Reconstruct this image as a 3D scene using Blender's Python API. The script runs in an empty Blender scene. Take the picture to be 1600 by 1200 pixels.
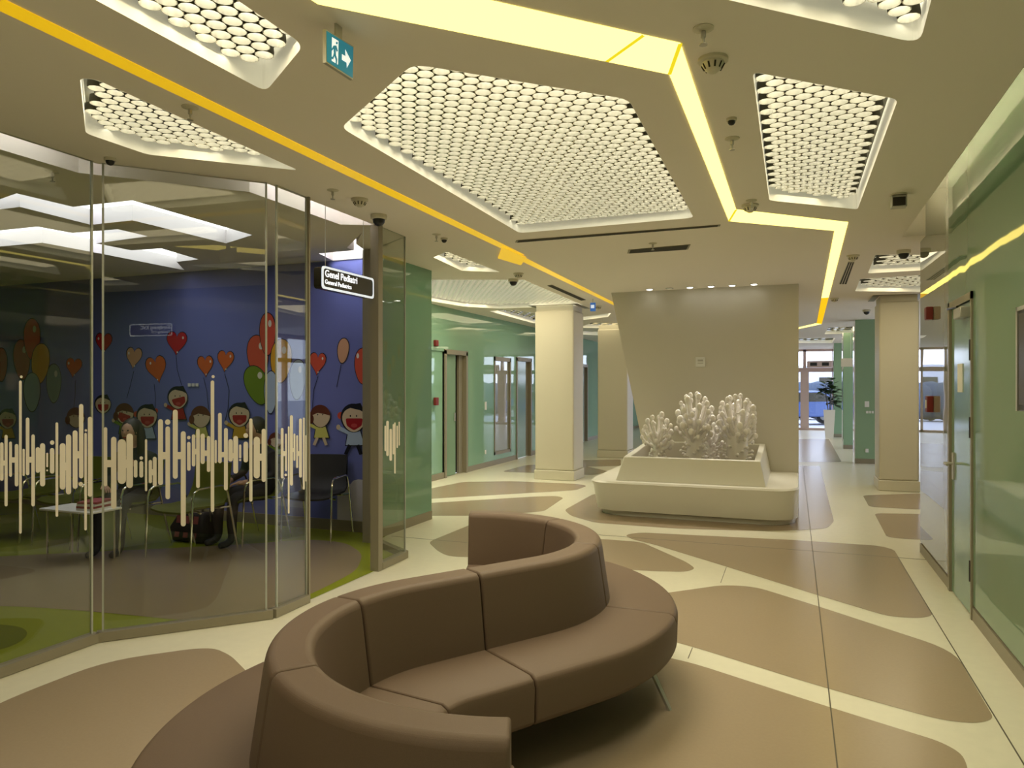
import bpy, bmesh, math, random
from mathutils import Vector, Matrix
from mathutils.geometry import tessellate_polygon

# ------------------------------------------------------------------ camera
YAW = math.radians(21.3); CS, SN = math.cos(YAW), math.sin(YAW)
FOC = 1130.0; EYE = 1.55; HOR = 605.0
S = bpy.context.scene
COL = S.collection
cam_d = bpy.data.cameras.new('camera'); cam = bpy.data.objects.new('camera', cam_d); COL.objects.link(cam)
cam.location = (0, 0, EYE); cam.rotation_euler = (math.pi / 2, 0, YAW)
cam_d.sensor_width = 36.0; cam_d.lens = FOC / 1600 * 36; cam_d.shift_y = (HOR - 600) / 1600
cam_d.clip_start = 0.05; cam_d.clip_end = 300
S.camera = cam
# ------------------------------------------------------------------ world, exposure
W = bpy.data.worlds.new('sky'); S.world = W; W.use_nodes = True
wn = W.node_tree; bg = wn.nodes['Background']
bg.inputs[0].default_value = (0.78, 0.84, 1.0, 1); bg.inputs[1].default_value = 3.8
S.view_settings.view_transform = 'Standard'; S.view_settings.look = 'None'
S.view_settings.gamma = 1.0; S.view_settings.use_curve_mapping = False
S.view_settings.exposure = 0.26
try:
    S.cycles.max_bounces = 9; S.cycles.diffuse_bounces = 4; S.cycles.glossy_bounces = 4
    S.cycles.transmission_bounces = 4; S.cycles.transparent_max_bounces = 14
    S.cycles.caustics_reflective = False; S.cycles.caustics_refractive = False
    S.cycles.use_denoising = True; S.cycles.sample_clamp_indirect = 6.0
    S.cycles.use_light_tree = True
except Exception:
    pass
WELL_L = 1.9                       # radiance of the recessed ceiling lamps
LAMP_COL = (1.0, 0.84, 0.52)
CEIL = 2.92

# ------------------------------------------------------------------ points of known planes seen from the eye
def ray(px, py):
    a = (px - 800) / FOC; b = (HOR - py) / FOC
    return Vector((a * CS - SN, a * SN + CS, b))
EYEV = Vector((0, 0, EYE))
def at_z(px, py, z): d = ray(px, py); return EYEV + d * ((z - EYE) / d.z)
def at_y(px, py, y): d = ray(px, py); return EYEV + d * (y / d.y)
def at_x(px, py, x): d = ray(px, py); return EYEV + d * (x / d.x)
def at_pl(px, py, p, n): d = ray(px, py); return EYEV + d * ((p - EYEV).dot(n) / d.dot(n))
def fl(px, py): v = at_z(px, py, 0); return (v.x, v.y)
def ce(px, py): v = at_z(px, py, CEIL); return (v.x, v.y)
def camxy(a, b): return (a * CS - b * SN, a * SN + b * CS)

# ------------------------------------------------------------------ materials
def mat(name, col, rough=0.5, metal=0.0, spec=0.5, emit=None, es=0.0, coat=0.0, noise=None, bump=None, ior=None):
    m = bpy.data.materials.new(name); m.use_nodes = True
    nt = m.node_tree; b = nt.nodes['Principled BSDF']
    b.inputs['Base Color'].default_value = (*col, 1); b.inputs['Roughness'].default_value = rough
    b.inputs['Metallic'].default_value = metal; b.inputs['Specular IOR Level'].default_value = spec
    if ior: b.inputs['IOR'].default_value = ior
    if coat: b.inputs['Coat Weight'].default_value = coat; b.inputs['Coat Roughness'].default_value = 0.02
    if emit: b.inputs['Emission Color'].default_value = (*emit, 1); b.inputs['Emission Strength'].default_value = es
    if noise:
        sc, amt = noise
        tc = nt.nodes.new('ShaderNodeTexCoord'); n = nt.nodes.new('ShaderNodeTexNoise')
        n.inputs['Scale'].default_value = sc; n.inputs['Detail'].default_value = 4
        mx = nt.nodes.new('ShaderNodeMix'); mx.data_type = 'RGBA'
        mx.inputs['A'].default_value = (*[c * (1 - amt) for c in col], 1)
        mx.inputs['B'].default_value = (*[min(1, c * (1 + amt)) for c in col], 1)
        nt.links.new(tc.outputs['Object'], n.inputs['Vector']); nt.links.new(n.outputs['Fac'], mx.inputs['Factor'])
        nt.links.new(mx.outputs['Result'], b.inputs['Base Color'])
    if bump:
        sc, st = bump
        tc = nt.nodes.new('ShaderNodeTexCoord'); n = nt.nodes.new('ShaderNodeTexNoise'); n.inputs['Scale'].default_value = sc
        bp = nt.nodes.new('ShaderNodeBump'); bp.inputs['Strength'].default_value = st; bp.inputs['Distance'].default_value = 0.02
        nt.links.new(tc.outputs['Object'], n.inputs['Vector']); nt.links.new(n.outputs['Fac'], bp.inputs['Height'])
        nt.links.new(bp.outputs['Normal'], b.inputs['Normal'])
    return m
def glow(name, col, st):
    m = bpy.data.materials.new(name); m.use_nodes = True; nt = m.node_tree
    nt.nodes.remove(nt.nodes['Principled BSDF']); e = nt.nodes.new('ShaderNodeEmission')
    e.inputs[0].default_value = (*col, 1); e.inputs[1].default_value = st
    nt.links.new(e.outputs[0], nt.nodes['Material Output'].inputs[0]); return m
def glassmat(name, tint, boost=1.0):
    m = bpy.data.materials.new(name); m.use_nodes = True; nt = m.node_tree; N = nt.nodes.new; L = nt.links.new
    nt.nodes.remove(nt.nodes['Principled BSDF'])
    t = N('ShaderNodeBsdfTransparent'); t.inputs[0].default_value = (*tint, 1)
    g = N('ShaderNodeBsdfGlossy'); g.inputs['Roughness'].default_value = 0.0
    ge = N('ShaderNodeNewGeometry'); d = N('ShaderNodeVectorMath'); d.operation = 'DOT_PRODUCT'
    L(ge.outputs['Incoming'], d.inputs[0]); L(ge.outputs['Normal'], d.inputs[1])
    def mth(op, a, b=None):
        n = N('ShaderNodeMath'); n.operation = op
        for k, v in enumerate((a, b)):
            if v is None: continue
            if isinstance(v, (int, float)): n.inputs[k].default_value = v
            else: L(v, n.inputs[k])
        return n.outputs[0]
    a = mth('ABSOLUTE', d.outputs['Value']); p = mth('POWER', mth('SUBTRACT', 1.0, a), 5.0)
    f = mth('MINIMUM', mth('MULTIPLY', mth('ADD', mth('MULTIPLY', p, 0.96), 0.04), boost), 1.0)
    mx = N('ShaderNodeMixShader'); L(f, mx.inputs[0])
    L(t.outputs[0], mx.inputs[1]); L(g.outputs[0], mx.inputs[2])
    L(mx.outputs[0], nt.nodes['Material Output'].inputs[0]); return m

M = {}
M['plaster'] = mat('white ceiling plaster', (0.92, 0.86, 0.79), 0.9, spec=0.15)
M['white'] = mat('white solid surface', (0.74, 0.72, 0.64), 0.32, spec=0.4)
M['wallwhite'] = mat('white painted wall', (0.63, 0.60, 0.52), 0.6, spec=0.2)
M['column'] = mat('cream column paint', (0.65, 0.61, 0.49), 0.45, spec=0.35)
M['cream'] = mat('cream terrazzo', (0.71, 0.68, 0.54), 0.30, noise=(14, 0.06), spec=0.35)
M['tan'] = mat('tan terrazzo', (0.33, 0.255, 0.17), 0.25, noise=(60, 0.05), spec=0.4)
M['joint'] = mat('floor joint', (0.10, 0.085, 0.06), 0.6)
M['green'] = mat('green back painted glass', (0.185, 0.36, 0.255), 0.035, spec=0.5, ior=1.5, bump=(0.9, 0.06))
M['greenpier'] = mat('pale green back painted glass', (0.26, 0.40, 0.255), 0.06, spec=0.5)
M['greenright'] = mat('dark green back painted glass', (0.165, 0.275, 0.175), 0.03, spec=0.5, ior=1.55, bump=(1.3, 0.14))
M['greendoor'] = mat('green laminate', (0.20, 0.33, 0.23), 0.12, spec=0.5, bump=(0.9, 0.05))
M['greenglass'] = mat('grey green glass', (0.24, 0.43, 0.31), 0.02, spec=0.5, ior=1.6, bump=(1.1, 0.06))
M['mirrorglass'] = mat('pale glossy glass', (0.28, 0.30, 0.24), 0.012, spec=0.5, ior=2.7, bump=(1.2, 0.07))
M['brownmetal'] = mat('brown grey metal', (0.27, 0.24, 0.17), 0.4, metal=0.15)
M['steel'] = mat('brushed steel', (0.50, 0.49, 0.45), 0.42, metal=0.6)
M['chrome'] = mat('chrome', (0.82, 0.82, 0.80), 0.10, metal=1.0)
M['black'] = mat('black plastic', (0.012, 0.012, 0.012), 0.35)
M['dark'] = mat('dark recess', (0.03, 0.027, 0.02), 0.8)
M['cup'] = mat('pale metal reflector', (0.90, 0.88, 0.80), 0.26, metal=0.7)
M['cupback'] = mat('lamp housing', (0.06, 0.055, 0.03), 0.6)
M['disc'] = glow('lamp lens', (1.0, 0.95, 0.74), 9.0)
M['rim'] = mat('frosted rim', (0.84, 0.82, 0.72), 0.35, emit=(1.0, 0.95, 0.72), es=0.2)
M['yellow_lit'] = glow('lit yellow acrylic', (1.0, 0.77, 0.17), 2.6)
M['yellow_mid'] = glow('half lit yellow acrylic', (1.0, 0.53, 0.012), 0.95)
M['yellow'] = mat('yellow acrylic', (0.86, 0.56, 0.015), 0.3, emit=(1.0, 0.60, 0.01), es=0.48)
M['seam'] = glow('acrylic joint', (0.95, 0.74, 0.02), 0.8)
M['fabric'] = mat('brown upholstery', (0.138, 0.094, 0.064), 0.55, noise=(380, 0.14), spec=0.28, bump=(420, 0.05))
M['glass'] = glassmat('partition glass', (0.92, 0.935, 0.90), 1.15)
M['clear'] = glassmat('window glass', (0.95, 0.97, 0.99), 1.0)
M['glassedge'] = mat('polished glass edge', (0.40, 0.42, 0.37), 0.15, spec=0.6)
M['frost'] = mat('frosted white film', (0.80, 0.74, 0.64), 0.6, spec=0.2)
M['blue'] = mat('blue mural paint', (0.165, 0.19, 0.50), 0.6, spec=0.2)
M['cloud'] = mat('cloud white paint', (0.62, 0.60, 0.70), 0.6)
M['lime'] = mat('lime vinyl', (0.27, 0.31, 0.02), 0.22)
M['limedark'] = mat('dark lime vinyl', (0.15, 0.18, 0.015), 0.22)
M['roombrown'] = mat('brown vinyl', (0.30, 0.235, 0.15), 0.20)
M['led'] = glow('white led diffuser', (0.96, 0.96, 1.0), 2.3)
M['ledside'] = mat('white lamp side', (0.74, 0.72, 0.72), 0.5)
M['cove'] = glow('cove tube', (1.0, 0.95, 0.62), 30.0)
M['covew'] = glow('white cove tube', (0.92, 0.94, 1.0), 7.0)
M['coveb'] = glow('bright cool cove tube', (0.86, 0.90, 1.0), 30.0)
M['spot'] = glow('downlight lens', (1.0, 0.97, 0.88), 9.0)
M['red'] = mat('red plastic', (0.17, 0.012, 0.009), 0.45)
M['bluesign'] = mat('blue sign face', (0.05, 0.16, 0.5), 0.4, emit=(0.05, 0.2, 0.7), es=0.25)
M['paper'] = mat('white paper', (0.78, 0.78, 0.76), 0.7)
M['signgreen'] = mat('exit sign green', (0.01, 0.13, 0.19), 0.4, emit=(0.01, 0.20, 0.30), es=0.45)
M['signwhite'] = mat('exit sign white', (0.8, 0.85, 0.85), 0.4, emit=(0.75, 0.85, 1.0), es=0.55)
M['signtext'] = glow('lit sign letters', (1.0, 1.0, 0.96), 1.1)
M['signblack'] = mat('sign black face', (0.035, 0.032, 0.022), 0.25)
M['chairgreen'] = mat('olive green plastic shell', (0.095, 0.115, 0.012), 0.4)
M['chairblack'] = mat('black padded shell', (0.012, 0.011, 0.010), 0.6)
M['coral'] = mat('white glazed ceramic', (0.86, 0.83, 0.80), 0.25, spec=0.5)
M['soil'] = mat('brown pebbles', (0.16, 0.12, 0.085), 0.9, noise=(60, 0.4))
M['skin'] = mat('skin', (0.46, 0.28, 0.19), 0.55)
M['hair'] = mat('dark hair', (0.02, 0.014, 0.010), 0.5)
M['cloth'] = mat('black clothing', (0.012, 0.012, 0.014), 0.8)
M['denim'] = mat('dark trousers', (0.02, 0.022, 0.03), 0.8)
M['pink'] = mat('pink brown frame', (0.62, 0.46, 0.40), 0.45)
M['leaf'] = mat('dark leaf', (0.022, 0.055, 0.014), 0.5)
M['asphalt'] = mat('pale paving', (0.38, 0.40, 0.46), 0.8)
M['carpaint'] = mat('blue car paint', (0.05, 0.10, 0.28), 0.25, coat=0.5)
M['tyre'] = mat('tyre', (0.02, 0.02, 0.025), 0.8)
M['hedge'] = mat('hedge', (0.04, 0.06, 0.10), 0.9)
M['bark'] = mat('grey bark', (0.20, 0.20, 0.25), 0.9)
M['facade'] = mat('pale facade', (0.5, 0.52, 0.58), 0.8)
M['bagred'] = mat('red patterned cloth', (0.30, 0.07, 0.07), 0.8)
for k, c in dict(orange=(0.62, 0.13, 0.035), crimson=(0.50, 0.02, 0.035), peach=(0.66, 0.36, 0.22), redo=(0.62, 0.09, 0.05),
                 maroon=(0.42, 0.08, 0.05), gold=(0.70, 0.38, 0.03), bgreen=(0.17, 0.27, 0.02), greyb=(0.32, 0.40, 0.47),
                 teal=(0.20, 0.27, 0.25), ink=(0.012, 0.012, 0.02), face=(0.66, 0.52, 0.36), brownh=(0.13, 0.035, 0.02),
                 mouth=(0.36, 0.015, 0.02), shirt=(0.60, 0.36, 0.03), paleblue=(0.42, 0.52, 0.68), dress=(0.62, 0.60, 0.16),
                 gleam=(0.75, 0.72, 0.62), tongue=(0.50, 0.06, 0.06)).items():
    M[k] = mat('mural ' + k, c, 0.6, spec=0.2)

# ------------------------------------------------------------------ mesh builder
class MB:
    def __init__(s): s.v = []; s.f = []; s.m = []
    def add(s, vs, fs, mi=0):
        o = len(s.v); s.v += [Vector(v) for v in vs]
        for f in fs: s.f.append([i + o for i in f]); s.m.append(mi)
        return s
    def box(s, x0, x1, y0, y1, z0, z1, mi=0, rot=0, piv=None):
        c = [(x0, y0, z0), (x1, y0, z0), (x1, y1, z0), (x0, y1, z0), (x0, y0, z1), (x1, y0, z1), (x1, y1, z1), (x0, y1, z1)]
        if rot:
            p = Vector(piv or ((x0 + x1) / 2, (y0 + y1) / 2, 0)); R = Matrix.Rotation(rot, 3, 'Z')
            c = [R @ (Vector(q) - p) + p for q in c]
        return s.add(c, [(0, 3, 2, 1), (4, 5, 6, 7), (0, 1, 5, 4), (1, 2, 6, 5), (2, 3, 7, 6), (3, 0, 4, 7)], mi)
    def prism(s, poly, z0, z1, mi=0, side=None, top=True, bot=True):
        n = len(poly)
        vs = [(p[0], p[1], z0) for p in poly] + [(p[0], p[1], z1) for p in poly]
        s.add(vs, [(i, (i + 1) % n, n + (i + 1) % n, n + i) for i in range(n)], mi if side is None else side)
        tri = tessellate_polygon([[Vector((p[0], p[1], 0)) for p in poly]])
        if top: s.add(vs[n:], [tuple(t) for t in tri], mi)
        if bot: s.add(vs[:n], [tuple(t) for t in tri], mi)
        return s
    def flat(s, poly, z, mi=0):
        tri = tessellate_polygon([[Vector((p[0], p[1], 0)) for p in poly]])
        return s.add([(p[0], p[1], z) for p in poly], [tuple(t) for t in tri], mi)
    def face3(s, pts, mi=0):
        pts = [Vector(p) for p in pts]
        tri = tessellate_polygon([pts]); return s.add(pts, [tuple(t) for t in tri], mi)
    def tube(s, pts, r, seg=8, mi=0, cap=True, closed=False):
        pts = [Vector(p) for p in pts]; n = len(pts)
        rs = r if isinstance(r, (list, tuple)) else [r] * n
        rings = []; up = None
        for i, p in enumerate(pts):
            if closed: d = pts[(i + 1) % n] - pts[i - 1]
            else: d = pts[min(i + 1, n - 1)] - pts[max(i - 1, 0)]
            d.normalize()
            if up is None: up = Vector((0, 0, 1)) if abs(d.z) < 0.9 else Vector((1, 0, 0))
            a = d.cross(up); 
            if a.length < 1e-4: a = d.cross(Vector((0.3, 1, 0.2)))
            a.normalize(); b = a.cross(d); up = b.copy()
            rings.append([p + (a * math.cos(t) + b * math.sin(t)) * rs[i] for t in [2 * math.pi * k / seg for k in range(seg)]])
        vs = [v for ri in rings for v in ri]; fs = []
        for i in range(n if closed else n - 1):
            j = (i + 1) % n
            for k in range(seg): fs.append((i * seg + k, i * seg + (k + 1) % seg, j * seg + (k + 1) % seg, j * seg + k))
        if cap and not closed: fs += [tuple(range(seg))[::-1], tuple(range((n - 1) * seg, n * seg))]
        return s.add(vs, fs, mi)
    def lathe(s, c, prof, seg=16, mi=0, axis='z'):
        c = Vector(c); vs = []; n = len(prof)
        for r, h in prof:
            for k in range(seg):
                t = 2 * math.pi * k / seg; a, b = r * math.cos(t), r * math.sin(t)
                vs.append(c + (Vector((a, b, h)) if axis == 'z' else Vector((h, a, b)) if axis == 'x' else Vector((a, h, b))))
        fs = [(i * seg + k, i * seg + (k + 1) % seg, (i + 1) * seg + (k + 1) % seg, (i + 1) * seg + k) for i in range(n - 1) for k in range(seg)]
        fs += [tuple(range(seg))[::-1], tuple(range((n - 1) * seg, n * seg))]
        return s.add(vs, fs, mi)
    def ball(s, c, r, seg=10, rings=6, mi=0, sc=(1, 1, 1)):
        c = Vector(c); vs = [c + Vector((0, 0, -r * sc[2]))]
        for i in range(1, rings):
            ph = math.pi * i / rings - math.pi / 2
            for k in range(seg):
                t = 2 * math.pi * k / seg
                vs.append(c + Vector((r * math.cos(ph) * math.cos(t) * sc[0], r * math.cos(ph) * math.sin(t) * sc[1], r * math.sin(ph) * sc[2])))
        vs.append(c + Vector((0, 0, r * sc[2]))); fs = []
        for k in range(seg): fs.append((0, 1 + (k + 1) % seg, 1 + k))
        for i in range(rings - 2):
            for k in range(seg): a = 1 + i * seg; fs.append((a + k, a + (k + 1) % seg, a + seg + (k + 1) % seg, a + seg + k))
        a = 1 + (rings - 2) * seg; e = len(vs) - 1
        for k in range(seg): fs.append((a + k, a + (k + 1) % seg, e))
        return s.add(vs, fs, mi)
    def sweep(s, rings, mi=0, caps=True):
        n = len(rings[0]); vs = [v for r in rings for v in r]
        fs = [(i * n + k, i * n + (k + 1) % n, (i + 1) * n + (k + 1) % n, (i + 1) * n + k) for i in range(len(rings) - 1) for k in range(n)]
        if caps: fs += [tuple(range(n))[::-1], tuple(range((len(rings) - 1) * n, len(rings) * n))]
        return s.add(vs, fs, mi)
    def build(s, name, mats, parent=None, smooth=0.7, bevel=0, recalc=True):
        if not isinstance(mats, (list, tuple)): mats = [mats]
        me = bpy.data.meshes.new(name)
        vs = s.v
        if parent is not None:
            inv = parent.matrix_basis.inverted()
            if parent.parent: inv = inv @ parent.parent.matrix_basis.inverted()
            vs = [inv @ v for v in vs]
        me.from_pydata([tuple(v) for v in vs], [], s.f)
        for m in mats: me.materials.append(M[m] if isinstance(m, str) else m)
        me.polygons.foreach_set('material_index', s.m)
        if recalc:
            bm = bmesh.new(); bm.from_mesh(me); bmesh.ops.remove_doubles(bm, verts=bm.verts, dist=1e-5)
            bmesh.ops.recalc_face_normals(bm, faces=bm.faces); bm.to_mesh(me); bm.free()
        me.polygons.foreach_set('use_smooth', [smooth > 0] * len(me.polygons))
        if smooth > 0: me.set_sharp_from_angle(angle=smooth)
        me.update()
        o = bpy.data.objects.new(name, me); COL.objects.link(o)
        if parent is not None: o.parent = parent
        if bevel:
            b = o.modifiers.new('bevel', 'BEVEL'); b.width = bevel; b.segments = 3; b.limit_method = 'ANGLE'; b.angle_limit = 0.6
        return o
def tag(o, label=None, cat=None, group=None, kind=None):
    if label: o['label'] = label
    if cat: o['category'] = cat
    if group: o['group'] = group
    if kind: o['kind'] = kind
    return o
def thing(name, label, cat, loc=(0, 0, 0), rz=0, group=None):
    o = bpy.data.objects.new(name, None); COL.objects.link(o); o.empty_display_size = 0.1
    o.location = loc; o.rotation_euler = (0, 0, rz)
    o.matrix_basis = Matrix.Translation(Vector(loc)) @ Matrix.Rotation(rz, 4, 'Z')
    return tag(o, label, cat, group)
def struct(o): o['kind'] = 'structure'; return o
def copy_tree(o, loc, rz=0, label=None):
    def rec(src, par):
        c = src.copy(); COL.objects.link(c)
        if par is not None: c.parent = par
        for ch in src.children: rec(ch, c)
        return c
    c = rec(o, None); c.location = loc; c.rotation_euler = (0, 0, rz)
    if label: c['label'] = label
    return c
def rounded(poly, r, n=5):
    out = []; N = len(poly)
    for i in range(N):
        p = Vector(poly[i]); a = Vector(poly[i - 1]) - p; b = Vector(poly[(i + 1) % N]) - p
        rr = r[i] if isinstance(r, (list, tuple)) else r
        d = min(rr, a.length * 0.48, b.length * 0.48)
        if d < 1e-4: out.append(tuple(p)); continue
        s0 = p + a.normalized() * d; s1 = p + b.normalized() * d
        for k in range(n + 1):
            t = k / n; q = s0 * (1 - t) ** 2 + p * 2 * t * (1 - t) + s1 * t * t
            out.append(tuple(q))
    return out
def area(poly): return 0.5 * sum(poly[i - 1][0] * poly[i][1] - poly[i][0] * poly[i - 1][1] for i in range(len(poly)))
def inside(p, poly, marg=0):
    c = False; N = len(poly); x, y = p
    for i in range(N):
        x1, y1 = poly[i - 1]; x2, y2 = poly[i]
        if (y1 > y) != (y2 > y) and x < (x2 - x1) * (y - y1) / (y2 - y1) + x1: c = not c
        if marg:
            e = Vector((x2 - x1, y2 - y1)); L = e.length
            if L > 1e-6:
                t = max(0, min(1, ((x - x1) * e.x + (y - y1) * e.y) / L / L))
                if math.hypot(x - x1 - t * e.x, y - y1 - t * e.y) < marg: return False
    return c
def text_mesh(body, size, name, m, parent, mw, align='LEFT', ext=0.001, bold=0.0):
    cu = bpy.data.curves.new(name, 'FONT'); cu.body = body; cu.size = size; cu.extrude = ext; cu.align_x = align
    cu.offset = bold
    t = bpy.data.objects.new(name, cu); COL.objects.link(t)
    dg = bpy.context.evaluated_depsgraph_get(); me = bpy.data.meshes.new_from_object(t.evaluated_get(dg))
    bpy.data.objects.remove(t); me.materials.clear(); me.materials.append(M[m])
    me.transform(parent.matrix_basis.inverted() @ mw)
    o = bpy.data.objects.new(name, me); COL.objects.link(o); o.parent = parent; return o

# ================================================================== ceiling, lamps' openings
XR = 1.11
YB = -5.0; YE = 28.3; XL = -5.55
# each lamp opening: corners seen on the ceiling plane, corner radius, cup spacing
def C(*p): return [ce(*q) for q in p]
a_, b_, c_ = ce(150, 0), ce(475, 70), ce(415, 143)
d3 = (Vector(b_) - Vector(c_)); e3 = (Vector(a_) - Vector(c_)).normalized()
w3 = [c_, tuple(Vector(c_) + d3), tuple(Vector(c_) + d3 + e3 * 1.9), tuple(Vector(c_) + e3 * 2.1)]
a_, b_ = ce(1140, 0), ce(1437, 68)
e4 = (Vector(a_) - Vector(b_)).normalized(); f4 = (Vector(ce(1455, 0)) - Vector(b_)).normalized()
w4 = [b_, tuple(Vector(b_) + f4 * 1.1), tuple(Vector(b_) + f4 * 1.2 + e4 * 1.5), tuple(Vector(b_) + e4 * 1.5)]
wells = [
 (C((645, 100), (982, 155), (1084, 340), (812, 364), (533, 199)), 0.07, 0.082, 'large five-sided recessed honeycomb ceiling lamp in the middle, above the sofa'),
 (C((125, 122), (150, 124), (466, 266), (230, 241), (134, 208)), 0.04, 0.080, 'slim honeycomb ceiling lamp beside the corner of the glass partition'),
 (w3, 0.07, 0.080, 'honeycomb ceiling lamp left of the green exit sign, cut by the top edge'),
 (w4, 0.10, 0.082, 'honeycomb ceiling lamp with rounded corner at the top right edge'),
 (C((1176, 112), (1403, 155), (1340, 327), (1202, 313)), 0.05, 0.085, 'four-sided honeycomb ceiling lamp on the right, near the green wall'),
 (C((677, 402), (698, 393), (781, 425), (722, 423)), 0.02, 0.11, 'small pointed ceiling lamp above the green wall corner'),
 (C((560, 452), (640, 437), (818, 437), (911, 477), (780, 482), (726, 479)), 0.04, 0.088, 'wide honeycomb ceiling lamp in front of the near cream column on the left'),
 (C((764, 486), (800, 484), (900, 498), (890, 506), (834, 505)), 0.05, 0.20, 'narrow ceiling lamp beyond the wide one, over the green door corridor'),
 (C((905, 496), (955, 489), (950, 495), (912, 500)), 0.03, 0.20, 'short bright ceiling lamp behind the near cream column'),
 (C((905, 512), (925, 504), (985, 506), (985, 513)), 0.05, 0.25, 'second ceiling lamp behind the near cream column, by the far column'),
 (C((880, 521), (905, 517), (950, 519), (940, 524)), 0.05, 0.3, 'farthest ceiling lamp of the left corridor'),
 (C((1356, 427), (1368, 398), (1480, 398), (1480, 420)), 0.05, 0.16, 'ceiling lamp before the right cream column, nearer of the two'),
 (C((1336, 455), (1344, 436), (1480, 427), (1480, 456)), 0.05, 0.16, 'ceiling lamp right above the right cream column, farther of the two'),
 (C((1288, 522), (1294, 512), (1340, 510), (1335, 521)), 0.05, 0.3, 'ceiling lamp in front of the green piers at the far right'),
 (C((1180, 535), (1180, 530), (1305, 528), (1300, 536)), 0.05, 0.4, 'long ceiling lamp in front of the glazed entrance'),
 ([(-2.9, 12.8), (-1.2, 12.8), (-1.2, 14.6), (-2.9, 14.6)], 0.05, 0.2, 'added ceiling lamp behind the slanted white wall, brightening the far column'),  # extra lamp added to brighten the far cream column
 ([(-2.2, -2.2), (0.2, -2.2), (0.4, -0.6), (-1.6, -0.3)], 0.08, 0.16, 'added large ceiling lamp, unseen behind the viewpoint'),  # unseen lamp added to supply light on the sofa front
]
# slots: along the right wall and inside the glass partition, plus shadow gaps round the columns
slotR = [(0.90, YB + 0.1), (XR + 0.001, YB + 0.1), (XR + 0.001, 7.44), (0.92, 7.44)]
G = [(-3.98, -1.2), (-3.95, 3.183), (-3.265, 3.94), (-3.275, 5.30)]
slotG = [(-4.0, -1.0), (-3.98, 3.20), (-3.30, 3.95), (-3.30, 5.28), (-3.56, 5.15), (-3.56, 4.06), (-4.26, 3.30), (-4.26, -1.0)]
slotM = [ce(498, 396), ce(553, 391), ce(542, 387), ce(566, 363), (-3.9, 5.9), (-4.12, 6.585), (at_y(520, 400, 6.585).x, 6.585)]
holes = [rounded(w[0], w[1]) for w in wells]
cols = [('near', -4.07, -3.39, 11.5, 12.1), ('far', -4.05, -3.38, 15.6, 16.2), ('right', 1.19, 1.72, 12.1, 12.75)]
TROUGH = [([(-60, 322), (0, 311), (26, 302), (114, 323), (207, 313), (394, 367), (353, 380), (207, 344), (142, 351), (31, 323), (0, 327), (-60, 338)], 'zigzag white ceiling light of the waiting room, nearer one'),
          ([(-60, 370), (0, 360), (59, 354), (113, 364), (184, 358), (231, 369), (150, 380), (205, 391), (252, 388), (310, 405), (276, 409), (288, 422), (157, 396), (66, 379), (0, 385), (-60, 394)], 'zigzag white ceiling light of the waiting room, farther one')]
mb = MB()
outer = [(-11.2, YB), (5.2, YB), (5.2, YE + 0.1), (-11.2, YE + 0.1)]
allh = holes + [slotR, slotG, slotM] + [[ce(*q) for q in t_[0]] for t_ in TROUGH]
loops = [[Vector((p[0], p[1], 0)) for p in outer]] + [[Vector((p[0], p[1], 0)) for p in h] for h in allh]
flatv = [v for l in loops for v in l]
mb.add([(v.x, v.y, CEIL) for v in flatv], [tuple(t) for t in tessellate_polygon(loops)])
n = len(slotM)
for i in range(n):
    p, q = slotM[i], slotM[(i + 1) % n]
    mb.add([(p[0], p[1], CEIL), (q[0], q[1], CEIL), (q[0], q[1], 3.2), (p[0], p[1], 3.2)], [(0, 1, 2, 3)])
mb.flat(slotM, 3.2)
for x0, x1, y0, y1 in [(0.88, XR + 0.3, YB, 7.46)]:
    mb.box(x0, x1, y0, y1, 3.34, 3.38)
mb.box(0.86, 0.90, YB, 7.5, CEIL + 0.002, 3.34); mb.box(0.86, XR + 0.2, 7.46, 7.5, CEIL + 0.002, 3.34)
n = len(slotG)
for i in range(n):
    p, q = slotG[i], slotG[(i + 1) % n]
    mb.add([(p[0], p[1], CEIL), (q[0], q[1], CEIL), (q[0], q[1], 3.2), (p[0], p[1], 3.2)], [(0, 1, 2, 3)])
mb.flat(slotG, 3.2)
struct(mb.build('ceiling', 'plaster', smooth=0, recalc=False))
mb = MB(); mb.box(-11.3, 5.3, YB - 0.1, YE + 0.2, 3.42, 3.5); struct(mb.build('trim_1', 'dark'))

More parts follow.
